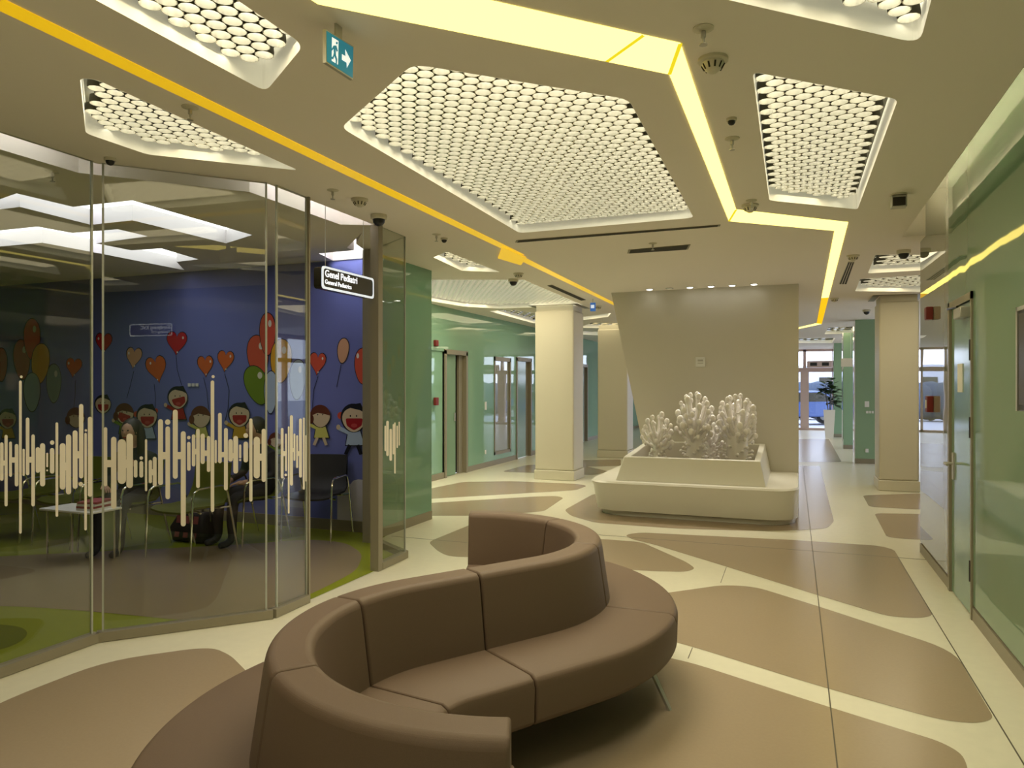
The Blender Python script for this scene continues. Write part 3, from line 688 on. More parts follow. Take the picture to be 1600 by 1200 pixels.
# potted plant by the last pier
pp = thing('potted_plant', 'leafy green plant in a tall white pot near the entrance', 'plant', (1.0, 24.0, 0))
mb = MB()
mb.sweep([[(1.0 + sx * w, 24.0 + sy * w, z) for sx, sy in ((-1, -1), (1, -1), (1, 1), (-1, 1))] for w, z in ((0.11, 0.0), (0.16, 0.86), (0.14, 0.86), (0.14, 0.80))])
mb.build('pot', 'white', pp, smooth=0)
R = random.Random(4); mb = MB(); st = MB()
for k in range(5):
    a = k * 1.3; top = Vector((1.0 + 0.16 * math.cos(a), 24.0 + 0.16 * math.sin(a), 1.25 + 0.12 * k))
    st.tube([(1.0 + 0.03 * math.cos(a), 24.0, 0.80), (1.0 + 0.06 * math.cos(a), 24.0 + 0.05 * math.sin(a), 1.0), top], 0.012, 6)
    for j in range(18):
        b = R.uniform(0, 6.28); d = Vector((math.cos(b), math.sin(b), R.uniform(-0.3, 0.7))).normalized(); s = d.cross(Vector((0, 0, 1))).normalized()
        o = top + Vector((0, 0, R.uniform(-0.3, 0.05))); L = R.uniform(0.22, 0.36)
        mb.add([o, o + d * L * .5 + s * L * .3, o + d * L + Vector((0, 0, -0.04)), o + d * L * .5 - s * L * .3, o + d * L * .5 + Vector((0, 0, -0.02))], [(0, 1, 4), (1, 2, 4), (2, 3, 4), (3, 0, 4)])
mb.build('foliage', 'leaf', pp, recalc=False); st.build('stem', 'bark', pp)

# ================================================================== white feature wall, bench planter, ceramic corals
mb = MB()
pf = [(-2.47, CEIL), (0.058, CEIL), (0.058, 0), (-1.86, 0)]
mb.sweep([[(x, 10.3, z) for x, z in pf], [(x, 10.62, z) for x, z in pf]])
struct(mb.build('wall_feature', 'wallwhite', smooth=0))
bp = thing('bench_planter', 'cream rounded bench with a raised planter box, against the slanted white wall', 'bench', (-1.15, 9.4, 0))
def rr(x0, x1, y0, y1, r): return rounded([(x0, y0), (x1, y0), (x1, y1), (x0, y1)], [r, r, 0, 0], 10)
def loft(levels, mi=0):
    return [[(x, y, z) for x, y in rr(*l[:5])] for l in levels for z in [l[5]]]
mb = MB(); mb.sweep(loft([(-2.31, 0.045, 8.55, 10.295, 0.42, 0.065), (-2.34, 0.05, 8.51, 10.295, 0.40, 0.34), (-2.36, 0.055, 8.49, 10.295, 0.38, 0.40), (-2.34, 0.045, 8.51, 10.295, 0.38, 0.42)]))
mb.build('bench_seat', 'white', bp, smooth=0.5)
mb = MB(); mb.sweep(loft([(-2.26, 0.02, 8.61, 10.295, 0.42, 0.002), (-2.26, 0.02, 8.61, 10.295, 0.42, 0.05)])); mb.build('plinth', 'white', bp, smooth=0.5)
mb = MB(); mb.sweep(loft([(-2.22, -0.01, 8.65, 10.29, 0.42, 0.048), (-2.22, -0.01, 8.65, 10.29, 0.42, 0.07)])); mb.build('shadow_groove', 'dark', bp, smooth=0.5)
mb = MB()
def q4(x0, x1, y0, y1, za, zb): return [(x0, y0, za), (x1, y0, za), (x1, y1, zb), (x0, y1, zb)]
mb.sweep([q4(-2.02, -0.29, 8.64, 10.29, .415, .415), q4(-1.95, -0.36, 8.79, 10.29, .70, .79), q4(-1.88, -0.43, 8.86, 10.22, .70, .79), q4(-1.88, -0.43, 8.86, 10.22, .50, .50)])
mb.build('planter_box', 'white', bp, bevel=0.012, smooth=0.4)
mb = MB(); mb.box(-1.88, -0.43, 8.86, 10.22, 0.50, 0.565); mb.build('soil', 'soil', bp, smooth=0)
def coral(x, y, h, w, seed, n, label, tr):
    R = random.Random(seed); m = MB(); z0 = 0.56; hv = h * 0.36; K = (h / 0.9) ** 0.5
    m.tube([(x, y, z0), (x, y, z0 + hv * .5), (x, y, z0 + hv), (x, y, z0 + h * 0.62)], [tr, tr * 0.92, tr * .95, tr * .5], 16)
    g = 2.39996
    def knob(p, d, r): m.ball(p, r * 1.12, 9, 6, sc=(1, 1, 1.25))
    cz, rz = z0 + h * 0.60, h * 0.385
    for k in range(n):      # branches fan out from the trunk top to a rounded crown
        f = (k + .5) / n; a = k * g + R.uniform(-.25, .25); ca, sa = math.cos(a), math.sin(a)
        u = -0.45 + 1.44 * f; rad = w * 0.5 * math.sqrt(max(0.0, 1 - u * u)) * R.uniform(0.86, 1.1)
        en = Vector((x + rad * ca, y + rad * sa, cz + rz * u * R.uniform(.93, 1.05)))
        sz = z0 + h * (0.30 + 0.26 * f); st = Vector((x + tr * .35 * ca, y + tr * .35 * sa, min(sz, en.z + .02)))
        mid = st.lerp(en, 0.5) + Vector((ca * .015, sa * .015, -0.018))
        br = R.uniform(0.024, 0.036) * K
        m.tube([st, st.lerp(mid, .5), mid, en], [br * 1.1, br * .85, br * .62, br * .52], 7); knob(en, en - mid, br)
        if k % 2 == 0:
            e2 = mid + Vector((math.cos(a + 1.2), math.sin(a + 1.2), R.uniform(-.1, .7))) * w * 0.17; m.tube([mid, e2], [br * .55, br * .5], 6); knob(e2, e2 - mid, br * .78)
    for k in range(26):     # small knobs round the foot
        a = k * g; z = z0 + hv * (0.05 + 0.85 * ((k * 7) % 26) / 26); rad = tr + R.uniform(0.025, 0.06); p = Vector((x + rad * math.cos(a), y + rad * math.sin(a), z))
        m.tube([(x + tr * .8 * math.cos(a), y + tr * .8 * math.sin(a), z - .01), p], 0.012, 6); m.ball(p, R.uniform(.017, .024), 8, 5)
    tag(m.build('coral_sculpture', 'coral', smooth=1.2), label, 'sculpture', 'white coral sculptures in the planter')
coral(-1.17, 9.35, 0.93, 0.45, 3, 34, 'tallest white knobbed coral sculpture, in the middle of the planter', 0.11)
coral(-1.60, 9.15, 0.66, 0.37, 8, 22, 'small white coral sculpture at the left end of the planter', 0.06)
coral(-0.66, 9.40, 0.90, 0.48, 12, 38, 'bushy white coral sculpture at the right end of the planter', 0.14)
coral(-1.02, 9.92, 0.58, 0.30, 21, 16, 'small white coral sculpture at the back, between the two tall ones', 0.06)
pl = MB(); p = at_y(1087, 558, 10.3); q = at_y(1102, 573, 10.3); pl.box(p.x, q.x, 10.285, 10.3, q.z, p.z)
po = tag(pl.build('wall_plate', 'paper', bevel=0.004), 'small white control plate in the middle of the slanted white wall', 'control plate')
pl = MB(); pl.box(p.x + .03, q.x - .03, 10.282, 10.286, p.z - .06, p.z - .035); pl.box(p.x + .03, q.x - .03, 10.282, 10.286, p.z - .09, p.z - .08); pl.build('display', 'steel', po, smooth=0)
for i, (px, py, on) in enumerate([(1015, 449, 1), (1046, 449, 0), (1078, 446, 1), (1111, 445, 1), (1144, 443, 1), (1178, 441, 1)]):
    x, y = at_y(px, py, 10.12).x, 10.12
    names = ['leftmost lit', 'unlit', 'second lit', 'third lit', 'fourth lit', 'rightmost lit']
    t = thing('downlight', names[i] + ' round downlight in the ceiling above the white wall', 'downlight', (x, y, CEIL), 0, 'downlights above the white wall')
    m = MB(); m.lathe((x, y, CEIL), [(0.055, 0.002), (0.055, -0.006), (0.045, -0.008), (0.042, 0.002)], 16); m.build('downlight_ring', 'steel', t)
    m = MB(); m.lathe((x, y, CEIL), [(0.041, -0.004), (0.03, -0.012), (0.012, -0.016)], 16); m.build('downlight_lens', 'spot' if on else 'rim', t)
    if on:
        L = bpy.data.lights.new('lamp_light', 'SPOT'); L.energy = 42; L.spot_size = 1.05; L.spot_blend = 0.8; L.color = (1, .93, .80); L.shadow_soft_size = 0.04
        o = bpy.data.objects.new('lamp_light', L); COL.objects.link(o); o.parent = t; o.location = (0, 0, -0.03); o.rotation_euler = (math.radians(-24), 0, 0)

# ================================================================== serpentine sofa
SA, SB, SR = Vector((0.0, 2.42)), Vector((-0.3, 3.95)), 0.71
AB = SA - SB; de = math.atan2(AB.y, AB.x); ph = math.acos(2 * SR / AB.length)
b0, b1 = math.radians(88), de + ph
a0, a1 = de + math.pi + ph, math.radians(270)
def arcpts(c, t0, t1, n): return [c + SR * Vector((math.cos(t0 + (t1 - t0) * k / n), math.sin(t0 + (t1 - t0) * k / n))) for k in range(n + 1)]
P = arcpts(SB, b0, b1, 60); j1 = len(P) - 1
TA = SA + SR * Vector((math.cos(a0), math.sin(a0)))
for k in range(1, 20): P.append(P[j1].lerp(TA, k / 20))
j2 = len(P); P += arcpts(SA, a0, a1, 60)
Nn = []
for i in range(len(P)):
    d = (P[min(i + 1, len(P) - 1)] - P[max(i - 1, 0)]).normalized(); Nn.append(Vector((-d.y, d.x)))
def idxB(deg): return int(round(60 * (b0 - math.radians(deg)) / (b0 - b1)))
def idxA(deg): return j2 + int(round(60 * (math.radians(deg) - a0) / (a1 - a0)))
cuts = [0, idxB(37), idxB(-18), j1 + 11, idxA(152), idxA(210), len(P) - 1]
sofa = thing('serpentine_sofa', 'brown S-shaped upholstered sofa with seats on both sides of its winding back', 'sofa', (*camxy(-0.15, 3.2), 0), YAW)
def offs(i0, i1, prof):
    rings = []
    n = i1 - i0
    L = 0
    for i in range(i0, i1 + 1):
        p = P[i]; d = (P[min(i + 1, len(P) - 1)] - P[max(i - 1, 0)]).normalized()
        sh = 0.003 if i == i0 else (-0.003 if i == i1 else 0)
        rings.append([(*camxy(*(p + d * sh + Nn[i] * u)), z) for u, z in prof])
    return rings
backp = [(.136, .25), (.116, .44), (.078, .70), (.071, .732), (.053, .748), (-.053, .748), (-.071, .732), (-.078, .70), (-.116, .44), (-.136, .25)]
seatp = [(.085, .235), (.44, .235), (.462, .255), (.466, .39), (.456, .418), (.43, .432), (.085, .436)]
for k in range(6):
    m = MB(); m.sweep(offs(cuts[k], cuts[k + 1], backp)); m.build('back_cushion', 'fabric', sofa, smooth=0.5, bevel=0.010)
    for sg in (1, -1):
        m = MB(); m.sweep(offs(cuts[k], cuts[k + 1], [(u * sg, z) for u, z in seatp])); m.build('seat_cushion', 'fabric', sofa, smooth=0.5, bevel=0.010)
for i, sg in ((cuts[0] + 3, 1), (cuts[1], 1), (cuts[2], 1), (cuts[4], -1), (cuts[5], -1), (cuts[6] - 4, -1), (cuts[3], -1), (cuts[1], -1)):
    p = P[i]; nn = Nn[i] * sg; u0 = .33 if (i not in (cuts[1], cuts[5]) or sg == (1 if i == cuts[1] else -1)) else .2
    if i == cuts[2]: nn = (nn + (P[i + 1] - P[i]).normalized() * 0.25).normalized()
    t = Vector((-nn.y, nn.x)); q0 = p + nn * u0; q1 = p + nn * (u0 + .13); m = MB()
    c0 = [(*camxy(*(q0 + t * a + nn * b)), .24) for a, b in ((-.02, -.006), (.02, -.006), (.02, .006), (-.02, .006))]
    c1 = [(*camxy(*(q1 + t * a + nn * b)), .0) for a, b in ((-.012, -.006), (.012, -.006), (.012, .006), (-.012, .006))]
    m.sweep([c0, c1]); m.build('leg', 'steel', sofa, smooth=0)

# ================================================================== glass partition of the waiting room
def pane(a, b, label, decal=None, gap0=0.0, gap1=0.0, rail=True, post=None):
    a = Vector(a); b = Vector(b); d = (b - a).normalized(); nn = Vector((d.y, -d.x))   # nn points to the hall
    c = (a + b) / 2
    r = thing('glass_panel', label, 'glass panel', (c.x, c.y, 0), 0, 'glass partition of the waiting room')
    a2 = a + d * gap0; b2 = b - d * gap1; t = 0.006; ed = 0.012
    m = MB(); p0, p1 = a2 + d * ed, b2 - d * ed
    m.prism([tuple(p0 - nn * t), tuple(p1 - nn * t), tuple(p1 + nn * t), tuple(p0 + nn * t)], 0.055, CEIL - 0.003); m.build('glass', 'glass', r, smooth=0)
    for e0, e1 in ((a2, p0), (p1, b2)): MB().prism([tuple(e0 - nn * t), tuple(e1 - nn * t), tuple(e1 + nn * t), tuple(e0 + nn * t)], 0.055, CEIL - 0.003).build('glass_edge', 'glassedge', r, smooth=0)
    if rail:
        m = MB(); w = 0.032; m.prism([tuple(a - nn * w), tuple(b - nn * w), tuple(b + nn * w), tuple(a + nn * w)], 0.003, 0.06); m.build('base_rail', 'brownmetal', r, smooth=0)
    if decal:
        m = MB(); pp = Vector((a.x, a.y, 0)) + Vector((nn.x, nn.y, 0)) * 0.0075; n3 = Vector((nn.x, nn.y, 0))
        lim0, lim1 = (a2 - a).dot(d), (b2 - a).dot(d)
        for ii, it in enumerate(decal):
            k = it[0]; pp = pp + n3 * 0.00003
            if k == 'b':
                _, xl, xr, t0, t1 = it; w = (xr - xl) / 2; cx = (xl + xr) / 2
                pts = [(cx + w * math.cos(s), t0 + w - w * math.sin(s)) for s in [math.pi * j / 8 for j in range(9)]] + [(cx - w * math.cos(s), t1 - w + w * math.sin(s)) for s in [math.pi * j / 8 for j in range(9)]]
            elif k == 'c': _, cx, cy, w = it; pts = [(cx + w * math.cos(2 * math.pi * j / 14), cy + w * math.sin(2 * math.pi * j / 14)) for j in range(14)]
            else: _, xl, xr, t0, t1 = it; pts = [(xl, t0), (xr, t0), (xr, t1), (xl, t1)]
            m.add([at_pl(x, y, pp, n3) for x, y in pts], [tuple(range(len(pts)))])
        m.build('frosted_pattern', 'frost', r, smooth=0, recalc=False)
    return r
def Z7(l):       # measured in a four times enlarged view starting at (0, 600)
    out = []
    for it in l:
        if it[0] == 'c': out.append(('c', it[1] / 4, 600 + it[2] / 4, it[3] / 4))
        else: out.append((it[0], it[1] / 4, it[2] / 4, 600 + it[3] / 4, 600 + it[4] / 4))
    return out
def Hh(L, Rr, cn): return [('b', *L), ('b', *Rr), ('r', (L[0] + L[1]) / 2, (Rr[0] + Rr[1]) / 2, *cn)]
dec1 = Hh((0, 22, 365, 605), (28, 48, 318, 765), (478, 510)) + Hh((57, 75, 360, 580), (92, 115, 375, 640), (458, 492)) + [('b', 119, 136, -22, 935), ('c', 133, -45, 9), ('b', 141, 155, 405, 575)] \
    + Hh((161, 184, 210, 570), (196, 218, 315, 765), (455, 492)) + Hh((223, 250, 395, 555), (250, 282, 370, 640), (465, 510)) + [('b', 289, 301, 430, 520), ('c', 295, 540, 6), ('b', 312, 340, 400, 560), ('c', 326, 366, 14), ('b', 347, 364, 240, 830)] \
    + Hh((373, 410, 370, 660), (412, 445, 315, 690), (490, 540)) + Hh((454, 485, 290, 655), (494, 521, 125, 590), (420, 465)) + [('c', 505, 626, 14), ('b', 527, 543, 305, 915), ('c', 537, 290, 8), ('b', 549, 577, 205, 705)]
dec2 = Hh((648, 670, 270, 640), (694, 728, 330, 780), (475, 520)) + Hh((735, 788, 345, 625), (790, 831, 310, 650), (472, 525)) + [('b', 836, 859, 475, 585), ('b', 871, 895, 482, 585), ('c', 883, 463, 11), ('b', 906, 920, 345, 670)] \
    + Hh((929, 950, 475, 620), (955, 979, 455, 640), (532, 570)) + Hh((988, 1019, 220, 632), (1034, 1063, 265, 720), (425, 470)) + [('c', 1048, 238, 17)] + Hh((1080, 1111, 160, 592), (1130, 1161, 295, 890), (425, 470)) \
    + [('b', 1169, 1191, 362, 542), ('c', 1180, 335, 11)] + Hh((1199, 1221, 315, 515), (1226, 1249, 280, 650), (405, 440)) + Hh((1254, 1280, 310, 500), (1293, 1314, 325, 550), (415, 450)) \
    + [('b', 1317, 1339, -22, 800), ('c', 1332, -46, 10), ('b', 1342, 1355, 350, 495)] + Hh((1363, 1386, 180, 495), (1400, 1424, 275, 665), (425, 458)) + Hh((1427, 1455, 345, 485), (1458, 1488, 325, 560), (432, 465)) \
    + [('b', 1494, 1508, 378, 465), ('c', 1501, 475, 7), ('b', 1522, 1550, 360, 490), ('c', 1536, 322, 15), ('b', 1558, 1578, 215, 735)] + Hh((1585, 1624, 330, 590), (1635, 1662, 280, 612), (435, 480))
Z8 = lambda l: [(it[0], 350 + it[1] / 4, 350 + it[2] / 4, 600 + it[3] / 4, 600 + it[4] / 4) if it[0] != 'c' else ('c', 350 + it[1] / 4, 600 + it[2] / 4, it[3] / 4) for it in l]
dec3 = Z8(Hh((355, 372, 275, 590), (382, 393, 310, 545), (420, 450)) + [('c', 386, 568, 8), ('b', 399, 410, 265, 810)] + Hh((412, 431, 195, 635), (434, 446, 310, 480), (400, 425)) + Hh((451, 463, 320, 525), (469, 487, 215, 585), (420, 450)) + [('b', 493, 505, 210, 660), ('b', 508, 516, 320, 610)])
dec4 = Z8([('b', 1003, 1013, 260, 420), ('b', 1014, 1030, 230, 450), ('b', 1034, 1050, 280, 480), ('b', 1054, 1064, 250, 440), ('b', 1064, 1073, 240, 560), ('b', 1078, 1087, 260, 400), ('b', 1091, 1099, 235, 385)])
G0, G1, G2, G3 = (-3.985, -1.2), (-3.955, 3.183), (-3.262, 3.94), (-3.27, 4.315)
G4, G5, G6 = (-3.28, 5.32), (-3.295, 5.775), (-3.87, 6.17)
pane(G0, G1, 'left glass panel with white rounded stripes, cut by the left edge', Z7(dec1), 0, 0.028)
pane(G1, G2, 'wide middle glass panel with white rounded stripes, turned towards the sofa', Z7(dec2), 0.028, 0.035)
pane(G2, G3, 'narrow glass panel with white stripes at the left of the doorway', dec3, 0.035, 0)
g = pane(G4, G5, 'narrow glass panel with white stripes at the right of the doorway', dec4)
pane(G5, G6, 'plain glass panel running back from the doorway to the green wall')
m = MB(); m.box(-3.285, -3.25, 4.316, 4.332, 0, CEIL); tag(m.build('door_post', 'brownmetal', smooth=0), 'slim brown metal post at the left side of the glass doorway', 'post')
m = MB(); m.box(-3.33, -3.25, 5.25, 5.315, 0, CEIL); tag(m.build('door_post', 'brownmetal', smooth=0), 'brown metal post at the right side of the glass doorway', 'post')
m = MB(); m.box(-4.01, -3.85, 6.18, 6.30, 0, CEIL); tag(m.build('door_pillar', 'brownmetal', smooth=0), 'broad brown metal pillar where the blue wall meets the green wall', 'pillar')

# ------------------------------------------------------------------ waiting room: walls, mural
YM = 6.6
mb = MB(); mb.box(-11.3, -3.98, YM, YM + 0.15, 0.12, CEIL + 0.3); struct(mb.build('wall_mural', 'blue', smooth=0))
mb = MB(); mb.box(-11.3, -3.98, YM - 0.012, YM + 0.1, 0, 0.12); struct(mb.build('baseboard_mural', 'brownmetal', smooth=0))
mb = MB(); mb.box(-11.35, -11.2, YB, YM + 0.1, 0, 3.42); struct(mb.build('wall_west', 'wallwhite', smooth=0))
mur = tag(thing('wall_mural_painting', 'painted mural of balloons and laughing children on the blue wall', 'mural', (-6.5, YM, 1.5)))
layer = [0]
def paint(nm, shapes, par=None):
    m = MB(); mats = []
    for mt, pts in shapes:
        if mt not in mats: mats.append(mt)
        layer[0] += 1; y = YM - 0.0015 - 0.00012 * layer[0]
        m.face3([at_y(px, py, y) for px, py in pts], mats.index(mt))
    return m.build(nm, mats, par or mur, smooth=0, recalc=False)
def ell(cx, cy, rx, ry, rot=0, n=22):
    c, s = math.cos(rot), math.sin(rot)
    return [(cx + rx * math.cos(t) * c - ry * math.sin(t) * s, cy + rx * math.cos(t) * s + ry * math.sin(t) * c) for t in [2 * math.pi * k / n for k in range(n)]]
def egg(cx, cy, rx, ry, rot=0, n=24, sh=.28):
    out = []
    for k in range(n):
        t = 2 * math.pi * k / n; x = rx * math.cos(t) * (1 - sh * math.sin(t) * .6); y = ry * math.sin(t)
        out.append((cx + x * math.cos(rot) - y * math.sin(rot), cy + x * math.sin(rot) + y * math.cos(rot)))
    return out
def hrt(cx, cy, w, h, rot=0, n=26):
    out = []
    for k in range(n):
        t = 2 * math.pi * k / n; x = 16 * math.sin(t) ** 3; y = -(13 * math.cos(t) - 5 * math.cos(2 * t) - 2 * math.cos(3 * t) - math.cos(4 * t))
        x, y = x / 32 * w, (y - 2.5) / 29 * h
        out.append((cx + x * math.cos(rot) - y * math.sin(rot), cy + x * math.sin(rot) + y * math.cos(rot)))
    return out
def line(pts, w=0.7):
    L = []; Rr = []
    for i, p in enumerate(pts):
        a = pts[max(i - 1, 0)]; b = pts[min(i + 1, len(pts) - 1)]; dx, dy = b[0] - a[0], b[1] - a[1]; l = math.hypot(dx, dy)
        L.append((p[0] - dy / l * w / 2, p[1] + dx / l * w / 2)); Rr.append((p[0] + dy / l * w / 2, p[1] - dx / l * w / 2))
    return L + Rr[::-1]
paint('painted_cloud', [('cloud', [(527, 726), (532, 727), (539, 733), (543, 742), (544, 752), (547, 757), (552, 751), (560, 749), (568, 750), (568, 819), (527, 817)])])
for cx, cy, w, h, c, rot, st in [(115, 575, 24, 30, 'orange', .12, [(118, 594), (117, 620), (115, 640)]), (162, 537, 25, 32, 'crimson', .05, None), (209, 560, 24, 33, 'peach', .1, [(209, 580), (203, 605), (198, 622)]),
        (245, 578, 31, 42, 'orange', -.2, [(241, 600), (243, 622), (242, 640)]), (276, 537, 31, 37, 'crimson', .05, [(275, 556), (277, 578), (284, 602)]), (321, 573, 24, 33, 'orange', -.05, [(318, 590), (323, 610), (326, 640)]),
        (352, 565, 25, 33, 'orange', .1, [(351, 584), (358, 610), (356, 640), (351, 660)]), (496, 569, 25, 35, 'redo', .08, [(497, 588), (490, 610), (488, 640), (489, 655)])]:
    sh = [] if not st else [('ink', line(st, .8))]
    paint('heart_balloon', sh + [('ink', hrt(cx, cy, w + 2, h + 2.4, rot)), (c, hrt(cx, cy, w, h, rot)), ('gleam', ell(cx + (w * .32 if cx > 250 else -w * .32), cy - h * .25, 1.3, 2.2)), ('gleam', ell(cx + 1, cy + h * .36, 1, 1.3))])
paint('oval_balloon', [('ink', line([(533, 570), (529, 590), (526, 605)], .8)), ('ink', egg(536, 548, 9.5, 20.5, .1)), ('peach', egg(536, 548, 8.5, 19.3, .1))])
paint('oval_balloon', [('ink', egg(567, 572, 13.5, 29)), ('redo', egg(567, 572, 12.5, 27.8)), ('gleam', ell(559, 556, 2, 4))])
for cl in ([(2, 570, 9, 26, 'maroon', 0, 0), (84, 599, 11, 30, 'teal', 0, 1), (34, 562, 12.5, 31, 'maroon', -.05, 1), (50, 530, 12.5, 32, 'redo', 0, 1), (63, 568, 13.5, 31, 'gold', .08, 0), (50, 613, 12.5, 30, 'greyb', 0, 0)],
           [(465, 593, 12, 31, 'greyb', .05, 1), (403, 557, 16, 33, 'redo', -.08, 1), (418, 522, 12, 33, 'redo', 0, 1), (439, 564, 16, 34, 'gold', .05, 1), (401, 602, 17, 31, 'bgreen', -.3, 1), (423, 613, 10, 33, 'paleblue', .02, 0)]):
    for cx, cy, rx, ry, c, rot, gl in cl:
        paint('oval_balloon', [('ink', egg(cx, cy, rx + 1, ry + 1.3, rot)), (c, egg(cx, cy, rx, ry, rot))] + ([('gleam', ell(cx + rx * .3, cy - ry * .5, rx * .22, ry * .17))] if gl else []))
def kid(cx, cy, r, hair, mouth, shirt, legs=0, tilt=0, bow=0):
    r *= 1.1
    sh = []
    if shirt:
        sh += [('ink', [(cx - r * .5, cy + r * .7), (cx + r * .5, cy + r * .7), (cx + r * .95, cy + r * 2.3), (cx - r * .75, cy + r * 2.3)]), (shirt, [(cx - r * .42, cy + r * .7), (cx + r * .42, cy + r * .7), (cx + r * .86, cy + r * 2.22), (cx - r * .68, cy + r * 2.22)]),
               (shirt, line([(cx - r * .4, cy + r * 1.2), (cx - r * 1.25, cy + r * .8)], r * .34)), ('face', ell(cx - r * 1.3, cy + r * .72, r * .18, r * .22))]
    if legs:
        sh += [('face' if legs == 1 else 'ink', line([(cx - r * .35, cy + r * 2.2), (cx - r * .7, cy + r * 3)], r * .3)), ('face' if legs == 1 else 'ink', line([(cx + r * .3, cy + r * 2.2), (cx + r * .6, cy + r * 3)], r * .3))]
    if bow: sh += [('redo', ell(cx - r * 1.12, cy - r * .25, r * .26, r * .3)), ('redo', ell(cx + r * .9, cy - r * .6, r * .2, r * .24))]
    sh += [('ink', ell(cx, cy, r * 1.06, r * 1.17)), (hair, ell(cx - r * .06, cy - r * .12, r * 1.06, r * 1.14)), ('face', egg(cx, cy + r * .1, r * .97, r * 1.02))]
    if hair == 'brownh': sh += [(hair, [(cx + r * math.cos(t), cy - r * .1 + r * 1.1 * math.sin(t)) for t in [math.pi + math.pi * k / 10 for k in range(11)]] + [(cx + r * .5, cy - r * .25), (cx - r * .3, cy - r * .4)]), (hair, ell(cx - r * 1.02, cy + r * .25, r * .3, r * .5))]
    else: sh += [(hair, [(cx - r * .6, cy - r * .95), (cx - r * .1, cy - r * 1.2), (cx + r * .55, cy - r * 1.3), (cx + r * .95, cy - r * .45), (cx + r * .5, cy - r * .7)])]
    if mouth:
        mo = [(cx - r * .7, cy - r * .02), (cx + r * .74, cy - r * .02), (cx + r * .66, cy + r * .6), (cx, cy + r * 1.0), (cx - r * .6, cy + r * .6)]
        c, s = math.cos(tilt), math.sin(tilt); mo = [(cx + (x - cx) * c - (y - cy) * s, cy + (x - cx) * s + (y - cy) * c) for x, y in mo]
        sh += [('mouth', rounded(mo, r * .16, 3)), ('tongue', ell(cx + r * .02, cy + r * .58, r * .26, r * .17))]
    for ex in (-.3, .22): sh.append(('ink', ell(cx + r * ex, cy - r * .22, r * .055, r * .09, 0, 8)))
    paint('painted_child', sh)
kid(12, 655, 12, 'ink', 1, 'shirt'); kid(119, 653, 12, 'brownh', 0, None); kid(161, 632, 11, 'ink', 1, None); kid(195, 647, 12.5, 'brownh', 1, 'bgreen', 0, .35); kid(230, 651, 14, 'ink', 1, 'paleblue', bow=1)
kid(278, 622, 13.5, 'ink', 1, 'mouth', 0, -.25); kid(314, 652, 13, 'brownh', 0, 'dress'); kid(374, 649, 14.5, 'ink', 1, 'shirt', 0); kid(501, 651, 13.5, 'brownh', 0, 'dress', 1); kid(553, 654, 17, 'ink', 1, 'paleblue', 2, 0, 1); kid(431, 688, 9, 'brownh', 0, 'bgreen')
for i, (xa, lab) in enumerate(((294, 'left'), (300, 'middle'), (306, 'right'))):
    plate(xa, xa + 4.5, 599, 604, YM - 0.016, 'wall_switch', lab + ' one of three small white switches on the blue mural wall', 'switch', t=.008)

# ------------------------------------------------------------------ waiting room ceiling troughs with white light
for i, (pp, lab) in enumerate(TROUGH):
    Q = [ce(*q) for q in pp]
    r = thing('trough_light', lab, 'ceiling lamp', (*Q[2], CEIL), 0, 'zigzag white lights of the waiting room')
    n = len(Q); m = MB(); m.add([(x, y, CEIL - .001) for x, y in Q] + [(x, y, CEIL + .13) for x, y in Q], [(k, (k + 1) % n, n + (k + 1) % n, n + k) for k in range(n)]); m.build('trough_side', 'ledside', r, smooth=0, recalc=False)
    m = MB(); m.flat(Q, CEIL + .13); m.build('diffuser', 'led', r, smooth=0, recalc=False)

# ------------------------------------------------------------------ chairs, table, people
def make_chair(name, label, shell, loc, rz):
    r = thing(name, label, 'chair', (0, 0, 0), 0, 'waiting room chairs')
    pr = [(-.25, .43), (-.2, .452), (-.02, .44), (.15, .445), (.215, .49), (.25, .62), (.285, .83)]
    rings = []
    for s in range(9):
        x = -.235 + .47 * s / 8; up = .025 * abs(2 * s / 8 - 1) ** 3
        top = [Vector((x * (1 - .10 * (k > 4)), y - (up if k > 3 else 0), z + (up if k <= 4 else 0))) for k, (y, z) in enumerate(pr)]
        bot = [p + Vector((0, .018 if k > 3 else 0, -.018 if k <= 4 else 0)) for k, p in enumerate(top)]
        rings.append(top + bot[::-1])
    m = MB(); m.sweep(rings); m.build('seat_shell', shell, r, smooth=0.8)
    for sx in (-1, 1):
        x = .262 * sx; m = MB()
        m.tube([(x, -.28, .012), (x, -.255, .55), (x, -.235, .61), (x, -.19, .635), (x, .08, .64), (x, .14, .62), (x, .17, .56), (x, .30, .012)], .010, 8)
        f = m.build('side_frame', 'chrome', r)
        m = MB(); m.tube([(x, -.16, .42), (x * .8, -.14, .425)], .009, 6); m.tube([(x, .2, .43), (x * .8, .13, .425)], .009, 6); m.build('bracket', 'chrome', f)
    m = MB(); m.tube([(-.21, -.12, .425), (.21, -.12, .425)], .009, 6); m.tube([(-.21, .12, .425), (.21, .12, .425)], .009, 6); m.build('seat_rail', 'chrome', r)
    r.location = loc; r.rotation_euler = (0, 0, rz); return r
c0 = make_chair('armchair', 'olive green shell chair with chrome arms at the left end of the waiting row', 'chairgreen', (-6.62, 5.12, .005), 0)
copy_tree(c0, (-5.97, 5.10, .005), 0, 'olive green shell chair under the seated long-haired person in the waiting room')
copy_tree(c0, (-5.18, 5.15, .005), 0, 'empty olive green shell chair right of the seated long-haired person')
copy_tree(c0, (-7.35, 5.14, .005), 0, 'olive green shell chair with chrome arms cut by the left edge')
copy_tree(c0, (-5.12, 5.84, .005), math.radians(-12), 'shell chair under the person in black beside the bag')
make_chair('armchair', 'black padded chair with chrome arms standing against the blue wall by the doorway', 'chairblack', (-4.56, 6.2, .005), math.radians(12))
